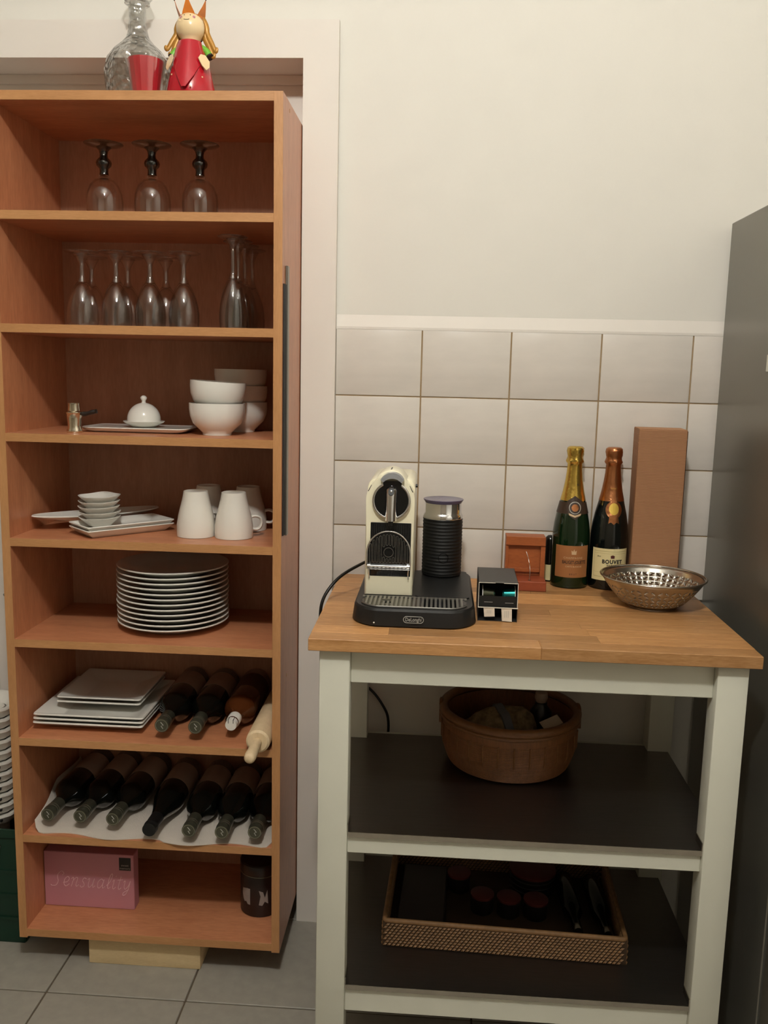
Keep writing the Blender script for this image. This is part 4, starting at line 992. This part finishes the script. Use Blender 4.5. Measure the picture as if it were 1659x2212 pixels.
bm = tube(bmesh.new(), smooth_path([(0.06, -0.125, 0.05), (0.025, -0.16, 0.067), (-0.01, -0.215, 0.062), (-0.045, -0.26, 0.044), (-0.070, -0.285, 0.010), (-0.0765, -0.29, -0.03), (-0.0745, -0.26, -0.09), (-0.074, -0.16, -0.22), (-0.070, -0.040, -0.26), (-0.045, -0.012, -0.255), (0.006, -0.014, -0.28), (0.040, -0.016, -0.320), (0.055, -0.016, -0.362), (0.052, -0.016, -0.45), (0.05, -0.016, -0.60)], 7), 0.0033, 8)
link('power_cord', bm, 'cable', cm, smooth=60)

# ---------------- milk frother
ff = thing('milk_frother', 'black ribbed milk frother jug with steel collar standing on the machine base', 'milk frother', (0.1690, -0.1480, CT + BH + 0.0033))
prof = [(0, 0.0), (0.040, 0.0), (0.0425, 0.003)]
z = 0.006
while z < 0.122:
    prof += [(0.0422, z), (0.0432, z + 0.0025), (0.0422, z + 0.005)]; z += 0.0072
prof += [(0.0424, 0.1245), (0, 0.1245)]
link('grip_sleeve', lt(prof, 48), 'rubber', ff, smooth=40)
link('steel_jug', lt([(0.0424, 0.1245), (0.0428, 0.1255), (0.0424, 0.131), (0.040, 0.1355), (0.0390, 0.137), (0.0388, 0.158), (0.0375, 0.1585), (0, 0.158)], 56), 'chrome', ff, smooth=40)
link('lid', lt([(0, 0.1585), (0.0395, 0.1585), (0.0405, 0.161), (0.0430, 0.1640), (0.0432, 0.1655), (0.0415, 0.1660), (0.030, 0.1645), (0, 0.1645)], 56), 'violet', ff, smooth=40)
link('button_ring', band(0.0433, -0.20, 0.20, 0.0340, 0.0344, 0.0004, 8), 'rubber', ff)
bm = bmesh.new(); tube(bm, [(0.0436 * math.sin(0.07 + 0.24 * math.cos(q)), -0.0436 * math.cos(0.07 + 0.24 * math.cos(q)), 0.044 + 0.0105 * math.sin(q)) for q in [2 * PI * k / 28 for k in range(28)]], 0.0006, 6, closed=True)
link('power_button', bm, 'blackgloss', ff, smooth=60)

# ---------------- capsule sleeve box
kb = thing('capsule_box', 'open black capsule carton with white inner flaps beside the coffee machine', 'box', (0.2775, -0.382, CT + 0.0003), (0, 0, -0.02))
W2 = 0.0375; D_ = 0.135; H_ = 0.0765; zf = 0.0285
bm = bmesh.new()
box(bm, -W2, W2, 0, D_, H_ - 0.0006, H_); box(bm, -W2, -W2 + 0.0006, 0, D_, 0, H_); box(bm, W2 - 0.0006, W2, 0, D_, 0, H_); box(bm, -W2, W2, D_ - 0.0006, D_, 0, H_)
box(bm, -W2, W2, 0.004, D_, 0.0, 0.0006)
link('sleeve', bm, 'boxtop', kb)
bm = bmesh.new()
box(bm, -W2 + 0.001, W2 - 0.001, 0.006, D_ - 0.001, zf, zf + 0.0012)
box(bm, -W2 + 0.001, W2 - 0.001, 0.0035, 0.0045, zf, zf + 0.021)
box(bm, -W2 + 0.001, W2 - 0.001, 0.060, 0.0608, 0.001, H_ - 0.002)
link('inner_tray', bm, 'boxin', kb)
bm = bmesh.new(); t_ = 0.00045
box(bm, -W2 - 0.0002, -W2 + 0.0009, -0.0008, 0.0002, zf, H_); box(bm, W2 - 0.0009, W2 + 0.0002, -0.0008, 0.0002, zf, H_)
box(bm, -W2, -0.006, -0.0008, 0.0002, H_ - 0.0009, H_ + 0.0002); box(bm, 0.010, W2, -0.0008, 0.0002, H_ - 0.0009, H_ + 0.0002); box(bm, -0.006, 0.010, 0.0050, 0.0058, H_ - 0.0009, H_ + 0.0002)
box(bm, -W2 - 0.0002, W2 + 0.0014, -0.0016, 0.0004, zf - 0.0016, zf)
link('cut_edge', bm, 'cutedge', kb)
for (xa, xb_, zl, tl_) in ((-0.027, -0.006, 0.009, 0.06), (0.007, 0.027, 0.002, -0.04)):
    bm = pz([(xa, zf - 0.001), (xb_, zf - 0.001), (xb_ + 0.001, zl + (xb_ - xa) * tl_), (xa + 0.002, zl)], 0.0, 0.0006, 'y')
    fo = link('paper_flap', bm, 'paper', kb, loc=(0, -0.0005, 0), rot=(0.0, 0, 0))
    for q in range(3):
        xl = (xa + xb_) / 2 - 0.0035 + q * 0.0034
        link('fine_print', bx(xl, xl + 0.0008, -0.0003, 0.0, zl + 0.007, zf - 0.006), 'printgrey', fo)
link('printed_line', bx(-0.026, -0.010, 0.0030, 0.0035, zf + 0.0085, zf + 0.0092), 'printgrey', kb)
link('printed_line', bx(0.014, 0.030, 0.0030, 0.0035, zf + 0.0080, zf + 0.0087), 'printgrey', kb)
def capsule(loc, mat, label, flip):
    c_ = thing('coffee_capsule', label, 'capsule', loc, (0, PI / 2 * (1 if flip else -1), -0.02))
    link('cup', lt([(0, 0.0), (0.0085, 0.0), (0.0115, 0.003), (0.0148, 0.0235), (0, 0.0235)], 32), mat, c_, smooth=35)
    link('rim', lt([(0, 0.0235), (0.0178, 0.0235), (0.0178, 0.0247), (0, 0.0247)], 32), 'white', c_, smooth=35)
kx, ky = 0.2775, -0.382
capsule((kx - 0.0045, ky + 0.026, CT + zf + 0.0195), 'olivecap', 'olive green coffee capsule lying in the open carton', False)
capsule((kx + 0.0095, ky + 0.026, CT + zf + 0.0195), 'tealcap', 'shiny teal coffee capsule lying in the open carton', True)

# ---------------- small wooden box
wb = thing('wooden_box', 'small reddish wooden box opened upright with a wire beside the champagne bottles', 'wooden box', (0.357, -0.075, CT + 0.0003), (0, 0, -0.02))
link('base', bx(-0.044, 0.044, -0.052, 0.045, 0.0, 0.0215, bev=0.0012), 'cherry_d', wb)
bk = link('back', bx(-0.044, 0.044, 0.012, 0.045, 0.0216, 0.112, bev=0.001), 'cherry', wb)
bm = bmesh.new(); box(bm, -0.044, 0.044, 0.0, 0.0118, 0.092, 0.112, bev=0.0008); box(bm, -0.044, -0.038, 0.003, 0.0118, 0.0217, 0.0918); box(bm, 0.034, 0.044, 0.003, 0.0118, 0.0217, 0.0918)
link('lid_frame', bm, 'cherry', wb)
link('ledge', bx(-0.0375, 0.0335, 0.005, 0.0118, 0.031, 0.039, bev=0.0005), 'cherry', wb)
link('hole', lt([(0, 0.0003), (0.0032, 0.0003), (0.0034, 0)], 16), 'printblack', wb, loc=(0.008, -0.036, 0.0215))
bm = tube(bmesh.new(), smooth_path([(0.008, -0.036, 0.0215), (0.009, -0.032, 0.040), (0.008, -0.026, 0.054), (0.0055, -0.02, 0.066), (0.0045, -0.015, 0.070), (0.001, -0.008, 0.080)], 4), 0.0007, 6)
link('wire', bm, 'steel', wb, smooth=60)

# ---------------- champagne bottles
def champagne(loc, rz, glass, foil, label, extra):
    b = thing('champagne_bottle', label, 'bottle', loc, (0, 0, rz))
    R = 0.0418
    body = [(0, 0.006), (R * 0.86, 0.0), (R * 0.97, 0.002), (R, 0.008), (R, 0.110), (R * 0.985, 0.125), (R * 0.93, 0.145), (R * 0.83, 0.168), (R * 0.69, 0.192), (R * 0.56, 0.215), (R * 0.455, 0.240), (R * 0.395, 0.262), (0.0158, 0.280), (0.0160, 0.285), (0, 0.285)]
    link('glass_body', lt(body, 52), glass, b, smooth=50)
    def prof_r(z):
        for (ra, za), (rb_, zb_) in zip(body[3:], body[4:]):
            if za <= z <= zb_ and zb_ > za: return ra + (rb_ - ra) * (z - za) / (zb_ - za)
        return 0.016
    return b, R, prof_r
cb1, R, prr = champagne((0.4595, -0.0500, CT + 0.0003), 0.0, 'champ', 'gold', 'green champagne bottle with gold foil neck and copper-brown label', None)
def foil(parent, prr, z0, mat, wob):
    zs = [z0 + (0.278 - z0) * k / 12 for k in range(13)]
    prof = [(prr(z) + 0.0004, z) for z in zs] + [(0.0182, 0.2805), (0.0196, 0.284), (0.0178, 0.2885), (0.0168, 0.293), (0.0180, 0.298), (0.0188, 0.306), (0.0180, 0.3125), (0.014, 0.3160), (0, 0.3165)]
    fl_ = lambda a, z: 1 + (wob * math.cos(7 * a + z * 300) if z > 0.279 else 0.004 * math.cos(5 * a + 60 * z))
    bm = lt(prof, 56, flute=fl_)
    return link('foil', bm, mat, parent, smooth=50)
def shaped(prr, pts, off, mat, parent, name, ang=0.0, zc_=0.0):
    """flat emblem outline bent on to the bottle shoulder"""
    bm = pz(pts, -0.0002, 0.0002, 'z'); bmesh.ops.triangulate(bm, faces=bm.faces[:]); bmesh.ops.subdivide_edges(bm, edges=bm.edges[:], cuts=4, use_grid_fill=True)
    for v in bm.verts:
        z_ = zc_ + v.co.y; rr = prr(z_) + off + v.co.z; a = v.co.x / rr + ang
        v.co = Vector((rr * math.sin(a), -rr * math.cos(a), z_))
    return link(name, bm, mat, parent)
def circ(r, n=28, ry=None): return [(r * math.cos(2 * PI * k / n), (ry or r) * math.sin(2 * PI * k / n)) for k in range(n)]
foil(cb1, prr, 0.196, 'gold', 0.05)
R_ = R
lbl = link('label', band(R_, -0.98, 0.98, 0.026, 0.098, 0.0003), 'blab', cb1, smooth=60)
link('lettering', wrap(text_bm('CHAMPAGNE', 0.0062, 0.0001, space=1.25), R_ + 0.0005, 0.04, 0.0705), 'ltan', lbl)
link('lettering', wrap(text_bm('BAUGET-JOUETTE', 0.0105, 0.0001, xs=0.66, bold=0.0002), R_ + 0.0005, 0.12, 0.0605), 'printblack', lbl)
link('lettering', wrap(text_bm('CARTE BLANCHE', 0.0048, 0.0001), R_ + 0.0005, 0.08, 0.0510), 'ltan', lbl)
link('lettering', wrap(text_bm('BRUT', 0.0052, 0.0001, space=1.5), R_ + 0.0005, 0.06, 0.0335), 'printblack', lbl)
link('crest', wrap(pz([(-0.005, -0.005), (0.005, -0.005), (0.006, 0.004), (0.002, 0.002), (0, 0.007), (-0.002, 0.002), (-0.006, 0.004)], 0, 0.0003, 'z'), R_ + 0.0004, 0.06, 0.0835), 'ltan', lbl)
nb = bmesh.new()
rows = []
for i in range(49):
    a = -PI + 2 * PI * i / 48
    rows.append([nb.verts.new(((prr(z_) + o_) * math.sin(a), -(prr(z_) + o_) * math.cos(a), z_)) for z_, o_ in ((0.168, 0.0003), (0.168, 0.0007), (0.180, 0.0007), (0.193, 0.0007), (0.193, 0.0003))])
for A, B in zip(rows, rows[1:]):
    for k in range(4): nb.faces.new((A[k], A[k + 1], B[k + 1], B[k]))
link('neck_band', nb, 'browndark', cb1, smooth=60)
hexs = [(0, 0.026), (0.009, 0.020), (0.0175, 0.014), (0.019, 0.0), (0.0165, -0.014), (0.008, -0.021), (0, -0.026), (-0.008, -0.021), (-0.0165, -0.014), (-0.019, 0.0), (-0.0175, 0.014), (-0.009, 0.020)]
shaped(prr, hexs, 0.0010, 'browndark', cb1, 'neck_emblem', 0.02, 0.182)
shaped(prr, circ(0.0135), 0.0015, 'printgrey', cb1, 'emblem_ring', 0.02, 0.182)
shaped(prr, circ(0.0118), 0.0019, 'browndark', cb1, 'emblem_ground', 0.02, 0.182)
shaped(prr, circ(0.0078), 0.0023, 'copper', cb1, 'emblem_medal', 0.02, 0.182)
shaped(prr, [(-0.014, -0.012), (0, -0.0165), (0.014, -0.012), (0.0125, -0.0165), (0, -0.021), (-0.0125, -0.0165)], 0.0016, 'ltan', cb1, 'emblem_scroll', 0.02, 0.182)
link('foil_mark', wrap(text_bm('BJ', 0.007, 0.0001), prr(0.232) + 0.0008, 0.30, 0.232), 'browndark', cb1)
cb2, R, prr = champagne((0.5445, -0.0500, CT + 0.0003), 0.0, 'champ2', 'copper', 'dark champagne bottle with copper foil neck and cream-yellow label', None)
foil(cb2, prr, 0.198, 'copper', 0.035)
lbl = link('label', band(R_, -1.08, 1.02, 0.022, 0.094, 0.0003), 'ylab', cb2, smooth=60)
for (za, zb_) in ((0.0875, 0.0883), (0.0830, 0.0834), (0.0300, 0.0308), (0.0405, 0.0408)): link('label_line', band(R_ + 0.0003, -0.95, 0.90, za, zb_, 0.0002), 'yline', lbl)
for aa in (-0.95, 0.89): link('label_line', band(R_ + 0.0003, aa, aa + 0.012, 0.030, 0.0883, 0.0002, 2), 'yline', lbl)
link('lettering', wrap(text_bm('BOUVET', 0.0118, 0.0002, space=1.16, xs=0.92, bold=0.0005), R_ + 0.0005, 0.06, 0.0645), 'printblack', lbl)
link('lettering', wrap(text_bm('TRESOR', 0.0060, 0.0001, space=1.2, bold=0.0002), R_ + 0.0005, 0.06, 0.0555), 'printblack', lbl)
link('lettering', wrap(text_bm('Brut', 0.0045, 0.0001, shear=0.3), R_ + 0.0005, -0.66, 0.0760), 'browndark', lbl)
link('crest', wrap(pz([(-0.004, -0.003), (0.004, -0.003), (0.0045, 0.003), (0, 0.0045), (-0.0045, 0.003)], 0, 0.0003, 'z'), R_ + 0.0004, 0.06, 0.0755), 'dullred', lbl)
shaped(prr, circ(0.0185, 30, 0.019), 0.0010, 'copper', cb2, 'neck_shield', 0.02, 0.180)
shaped(prr, [(-0.010, 0.004), (0.010, 0.004), (0.012, -0.010), (0.006, -0.007), (0, -0.012), (-0.006, -0.007), (-0.012, -0.010)], 0.0010, 'copper', cb2, 'ribbon_tail', 0.02, 0.160)
shaped(prr, circ(0.0108, 28, 0.0128), 0.0016, 'medal', cb2, 'medallion', 0.02, 0.182)
link('foil_mark', wrap(text_bm('BOUVET', 0.0042, 0.0001, xs=0.8), prr(0.226) + 0.0008, 0.02, 0.226), 'medal', cb2)
# third bottle, mostly hidden
cb3 = thing('wine_bottle', 'dark standing bottle with cream label hidden behind the gold-necked champagne bottle', 'bottle', (0.4305, -0.0312, CT))
link('glass_body', lt([(0, 0.004), (0.0115, 0), (0.0132, 0.003), (0.0132, 0.094), (0.0115, 0.102), (0.006, 0.107), (0, 0.108)], 30), 'bottle', cb3, smooth=45)
link('label', band(0.0132, -1.7, 1.7, 0.004, 0.040, 0.0003), 'ylab', cb3, smooth=60)
cb3.location = (0.4190, -0.0145, CT + 0.0003)

# ---------------- tall card box, steel bowl
tb = thing('wine_gift_box', 'tall brown corrugated cardboard bottle box standing against the tiles', 'box', (0.6400, -0.0560, CT + 0.0003), (0, 0, -0.09))
link('carton', bx(-0.0505, 0.0505, -0.046, 0.046, 0, 0.360, bev=0.0012), 'card', tb)
link('flap_edge', bx(0.0503, 0.0512, -0.046, -0.040, 0.0, 0.358), 'browndark', tb)
link('lid_seam', bx(-0.050, 0.050, -0.0452, 0.044, 0.3600, 0.3608), 'card', tb)
bo = thing('steel_bowl', 'perforated stainless steel fruit bowl with herringbone slots', 'bowl', (0.6085, -0.2095, CT + 0.0003))
def bowl_pt(a, t):   # t 0..1 from foot to rim
    r = 0.058 + (0.1055 - 0.058) * (t ** 0.86); z = 0.007 + 0.056 * (t ** 1.12)
    return Vector((r * math.cos(a), r * math.sin(a), z))
bm = bmesh.new(); nA, nR = 44, 5; t0, t1 = 0.08, 0.80
def bowl_v(u, w): return bowl_pt(2 * PI * u / nA, t0 + (t1 - t0) * w / nR)
vc = {}
def gv(i, j):
    key = (i % nA, j)
    if key not in vc: vc[key] = bm.verts.new(bowl_v(i, j))
    return vc[key]
for j in range(nR):
    for i in range(nA):
        sgn = 1 if (i + j) % 2 == 0 else -1
        cu, cw = i + 0.5, j + 0.5
        hl, hw = 0.42, 0.095
        ang = sgn * 0.80
        inn = []
        for (du, dw) in ((-hl, -hw), (hl, -hw), (hl, hw), (-hl, hw)):
            uu = du * math.cos(ang) - dw * math.sin(ang); ww = du * math.sin(ang) + dw * math.cos(ang)
            inn.append((cu + uu, cw + ww))
        inn.sort(key=lambda q: math.atan2(q[1] - cw, q[0] - cu))
        outer = [(i, j), (i + 1, j), (i + 1, j + 1), (i, j + 1)]
        ov = [gv(*q) for q in outer]; iv = [bm.verts.new(bowl_v(*q)) for q in inn]
        # match inner vertices to corners by angle
        oa = [math.atan2(q[1] - cw, q[0] - cu) for q in outer]; ia = [math.atan2(q[1] - cw, q[0] - cu) for q in inn]
        best = min(range(4), key=lambda s: sum(abs(math.remainder(ia[(k + s) % 4] - oa[k], 2 * PI)) for k in range(4)))
        iv = [iv[(k + best) % 4] for k in range(4)]
        for k in range(4): bm.faces.new((ov[k], ov[(k + 1) % 4], iv[(k + 1) % 4], iv[k]))
def plain(ts, first=None, last=None):
    rows = []
    for idx, t in enumerate(ts):
        if idx == 0 and first is not None: rows.append([gv(i, first) for i in range(nA)])
        elif idx == len(ts) - 1 and last is not None: rows.append([gv(i, last) for i in range(nA)])
        else: rows.append([bm.verts.new(bowl_pt(2 * PI * i / nA, t)) for i in range(nA)])
    for A, B in zip(rows, rows[1:]):
        for i in range(nA): bm.faces.new((A[i], A[(i + 1) % nA], B[(i + 1) % nA], B[i]))
    return rows
plain([t1, 0.9, 1.0], first=nR)
rows = plain([0.0, t0], last=0)
foot = [bm.verts.new((0.050 * math.cos(2 * PI * i / nA), 0.050 * math.sin(2 * PI * i / nA), 0.0015)) for i in range(nA)]
for i in range(nA): bm.faces.new((foot[i], foot[(i + 1) % nA], rows[0][(i + 1) % nA], rows[0][i]))
bm.faces.new(foot[::-1])
o = link('perforated_wall', bm, 'steel', bo, smooth=40)
sm = o.modifiers.new('thickness', 'SOLIDIFY'); sm.thickness = 0.0011; sm.offset = 0
bm = bmesh.new(); tube(bm, [(0.1062 * math.cos(2 * PI * k / 64), 0.1062 * math.sin(2 * PI * k / 64), 0.0632) for k in range(64)], 0.0019, 8, closed=True)
link('rolled_rim', bm, 'steel', bo, smooth=60)
link('foot_ring', lt([(0.0485, 0.0), (0.0515, 0.0), (0.0515, 0.003), (0.0485, 0.003), (0.0485, 0.0)], 44), 'steel', bo, smooth=40)

# ---------------- round basket on the middle shelf
zs = 0.5265
bk_ = thing('round_basket', 'round brown bamboo basket with thick rim on the middle steel shelf', 'basket', (0.3295, -0.166, zs))
Rb = 0.147
prof = [(0, 0.0), (0.118, 0.0), (0.124, 0.003)]
n = 26
for k in range(n):
    zz = 0.005 + 0.082 * k / n; rr = 0.126 + (Rb - 0.126) * min(1, (zz / 0.05)) ** 0.6
    prof += [(rr, zz), (rr + 0.0011, zz + 0.0012), (rr, zz + 0.0028)]
prof += [(Rb, 0.088), (Rb + 0.0012, 0.0885), (Rb + 0.0012, 0.108), (Rb, 0.1085), (Rb - 0.0055, 0.1085), (Rb - 0.0065, 0.088), (0.120, 0.008), (0, 0.006)]
link('woven_wall', lt(prof, 72), 'bamboo', bk_, smooth=30)
for k in range(28):
    a = 2 * PI * k / 28
    bm = bmesh.new(); tube(bm, [((r_) * math.cos(a), (r_) * math.sin(a), z_) for r_, z_ in ((0.1262, 0.004), (0.1355, 0.025), (Rb + 0.0004, 0.05), (Rb + 0.0008, 0.088))], 0.0022, 5)
    link('stake', bm, 'bamboo_rim', bk_, smooth=60)
bm = bmesh.new(); tube(bm, [((Rb - 0.001) * math.cos(2 * PI * k / 72), (Rb - 0.001) * math.sin(2 * PI * k / 72), 0.1185) for k in range(72)], 0.0095, 10, closed=True)
link('rim', bm, 'bamboo_rim', bk_, smooth=60)
bm = bmesh.new(); tube(bm, [((Rb + 0.003) * math.cos(2 * PI * k / 72), (Rb + 0.003) * math.sin(2 * PI * k / 72), 0.1075) for k in range(72)], 0.0048, 8, closed=True)
link('rim_cord', bm, 'bamboo_rim', bk_, smooth=60)
for a in (PI * 0.98, PI * 0.02):
    bm = bmesh.new(); tube(bm, smooth_path([((Rb + 0.004) * math.cos(a + s_), (Rb + 0.004) * math.sin(a + s_), z_) for s_, z_ in ((-0.16, 0.085), (-0.12, 0.118), (0, 0.128), (0.12, 0.118), (0.16, 0.085))], 4), 0.0042, 8)
    link('ear', bm, 'bamboo_rim', bk_, smooth=60)
bg = thing('cloth_bag', 'patterned cloth bag tied with a grey ribbon lying in the round basket', 'bag', (0.303, -0.172, zs + 0.066), (0.0, math.radians(80), math.radians(16)))
prof = [(0, -0.090), (0.018, -0.086), (0.036, -0.07), (0.048, -0.040), (0.052, -0.01), (0.050, 0.02), (0.046, 0.045), (0.040, 0.07), (0.022, 0.085), (0, 0.087)]
link('bag_body', lt(prof, 36, flute=lambda a, z: 1 + 0.05 * math.sin(5 * a + 40 * z) + 0.03 * math.sin(9 * a)), 'pattern', bg, smooth=60)
link('ribbon', lt([(0.0505, 0.005), (0.0555, 0.006), (0.0550, 0.024), (0.0495, 0.025), (0.0505, 0.005)], 36, flute=lambda a, z: 1 + 0.05 * math.sin(5 * a + 40 * z) + 0.03 * math.sin(9 * a)), 'ribbon', bg, smooth=60)
jj = thing('spice_jar', 'little dark jar with pale stopper beside the bag in the basket', 'jar', (0.404, -0.114, zs + 0.0085))
link('body', lt([(0, 0), (0.022, 0), (0.024, 0.004), (0.024, 0.085), (0.014, 0.1), (0.013, 0.108), (0, 0.108)], 28), 'darkjar', jj, smooth=40)
link('stopper', lt([(0, 0.108), (0.011, 0.108), (0.015, 0.118), (0.013, 0.130), (0, 0.132)], 24), 'wlabel', jj, smooth=50)
nk = tag(link('paper_note', bx(-0.022, 0.022, -0.014, 0.014, 0, 0.0012), 'paper', loc=(0.428, -0.190, zs + 0.086), rot=(0.35, -0.35, 0.3)), 'pale folded card tucked in the round basket', 'card')
nk.location = (0.4200, -0.178, zs + 0.0930)

# ---------------- rattan tray on the lower shelf
zl = 0.2146
wt = thing('rattan_tray', 'shallow rectangular woven rattan tray on the lower steel shelf', 'tray basket', (0.3215, -0.2515, zl), (0, 0, -0.035))
TL, TW_, THt = 0.243, 0.152, 0.054
bm = bmesh.new()
box(bm, -TL, TL, -TW_, -TW_ + 0.005, 0.0, THt); box(bm, -TL, TL, TW_ - 0.005, TW_, 0.0, THt); box(bm, -TL, -TL + 0.005, -TW_ + 0.005, TW_ - 0.005, 0, THt); box(bm, TL - 0.005, TL, -TW_ + 0.005, TW_ - 0.005, 0, THt); box(bm, -TL, TL, -TW_, TW_, 0.0, 0.004)
link('core', bm, 'rattan_d', wt)
bm = bmesh.new()
def strand(bm, cx, cy, cz_, ux, uy, nx_, ny_, L_, tilt):
    # small lozenge-shaped cane stitch lying on the wall
    ax = Vector((ux * math.cos(tilt), uy * math.cos(tilt), math.sin(tilt))); up = Vector((-ux * math.sin(tilt), -uy * math.sin(tilt), math.cos(tilt))); nn = Vector((nx_, ny_, 0)); c0 = Vector((cx, cy, cz_))
    vsx = [bm.verts.new(c0 + ax * L_), bm.verts.new(c0 - ax * L_)]
    ring = [bm.verts.new(c0 + up * 0.0030), bm.verts.new(c0 + nn * 0.0030), bm.verts.new(c0 - up * 0.0030), bm.verts.new(c0 - nn * 0.001)]
    for k in range(4):
        bm.faces.new((vsx[0], ring[k], ring[(k + 1) % 4])); bm.faces.new((vsx[1], ring[(k + 1) % 4], ring[k]))
nrow_ = 8
for r_ in range(nrow_):
    zz = 0.0035 + r_ * 0.0062
    nn_ = 54
    for k in range(nn_):
        x = -TL + 0.005 + (2 * TL - 0.01) * (k + 0.5 * (r_ % 2)) / nn_
        strand(bm, x, -TW_ - 0.001, zz, 1, 0, 0, -1, 0.0058, 0.45)
        strand(bm, x, TW_ - 0.0055, zz, 1, 0, 0, -1, 0.0058, 0.45)
    for k in range(34):
        y = -TW_ + 0.005 + (2 * TW_ - 0.01) * (k + 0.5 * (r_ % 2)) / 34
        strand(bm, -TL - 0.001, y, zz, 0, 1, -1, 0, 0.0058, 0.45); strand(bm, TL + 0.001, y, zz, 0, 1, 1, 0, 0.0058, 0.45)
        strand(bm, -TL + 0.0055, y, zz, 0, 1, 1, 0, 0.0058, 0.45); strand(bm, TL - 0.0055, y, zz, 0, 1, -1, 0, 0.0058, 0.45)
tag(link('weave', bm, 'rattan', wt), kind='stuff')
bm = bmesh.new()
rp_ = [(x, y, THt) for x, y in rrect(-TL + 0.0025, TL - 0.0025, -TW_ + 0.0025, TW_ - 0.0025, 0.006, 4)]
tube(bm, rp_, 0.0052, 8, closed=True)
link('rim', bm, 'rattan', wt, smooth=60)
def in_tray(x, y): # tray-local to world
    a = -0.035
    return (0.3215 + x * math.cos(a) - y * math.sin(a), -0.2515 + x * math.sin(a) + y * math.cos(a))
def lidded(px, py, r, h, label, group=None):
    t_ = thing('candle_jar', label, 'jar', (px, py, zl + 0.0042), group=group)
    link('jar', lt([(0, 0), (r * 0.9, 0), (r, 0.004), (r, h - 0.006), (0, h - 0.006)], 32), 'darkjar', t_, smooth=40)
    link('lid', lt([(r * 0.98, h - 0.007), (r * 1.03, h - 0.006), (r * 1.03, h - 0.001), (r * 0.95, h), (0, h + 0.0005)], 32), 'dullred', t_, smooth=40)
lidded(0.2320, -0.185, 0.0255, 0.042, 'small dark jar with red lid standing apart from the row in the tray')
lidded(0.2805, -0.262, 0.0245, 0.042, 'small dark jar with red lid, left of the row of three in the tray')
lidded(0.3370, -0.269, 0.0250, 0.042, 'small dark jar with red lid, middle of the row of three in the tray')
lidded(0.3945, -0.2715, 0.0255, 0.042, 'small dark jar with red lid, right of the row of three in the tray')
tn = thing('round_tin', 'larger round dark tin with dull red lid at the rear of the tray', 'tin', (0.398, -0.165, zl + 0.0042))
link('can', lt([(0, 0), (0.048, 0), (0.05, 0.003), (0.05, 0.044), (0, 0.044)], 40), 'darkjar', tn, smooth=40)
for zz in (0.012, 0.024, 0.036): link('bead', lt([(0.05, zz - 0.0015), (0.0512, zz), (0.05, zz + 0.0015)], 40), 'darkjar', tn, smooth=60)
link('lid', lt([(0.0505, 0.044), (0.052, 0.045), (0.052, 0.050), (0.049, 0.0515), (0, 0.052)], 40), 'dullred', tn, smooth=40)
nap = thing('placemat_roll', 'folded near-black placemats lying at the left of the rattan tray', 'placemats', (0.152, -0.26, zl + 0.0042), (0, 0, -0.04))
for k in range(4): link('fold', bx(-0.052 + 0.001 * k, 0.052 - 0.001 * k, -0.115, 0.118, 0.0072 * k, 0.0072 * k + 0.0068, bev=0.002), 'dusk', nap)
for i, (px, py, l) in enumerate(((0.468, -0.255, 'dark glass bottle lying beside the red-lidded jars in the tray'), (0.528, -0.260, 'dark glass bottle lying along the right end of the tray'))):
    q = thing('oil_bottle', l, 'bottle', (px, py + 0.10, zl + 0.0045 + 0.0205), (PI / 2, 0, 0.03))
    link('glass_body', lt([(0, 0), (0.0185, 0), (0.0202, 0.003), (0.0202, 0.13), (0.010, 0.155), (0.0085, 0.19), (0, 0.19)], 32), 'bottle', q, smooth=45)
    link('screw_cap', lt([(0.0095, 0.178), (0.0102, 0.179), (0.0102, 0.197), (0, 0.198)], 24), 'steel', q, smooth=40)
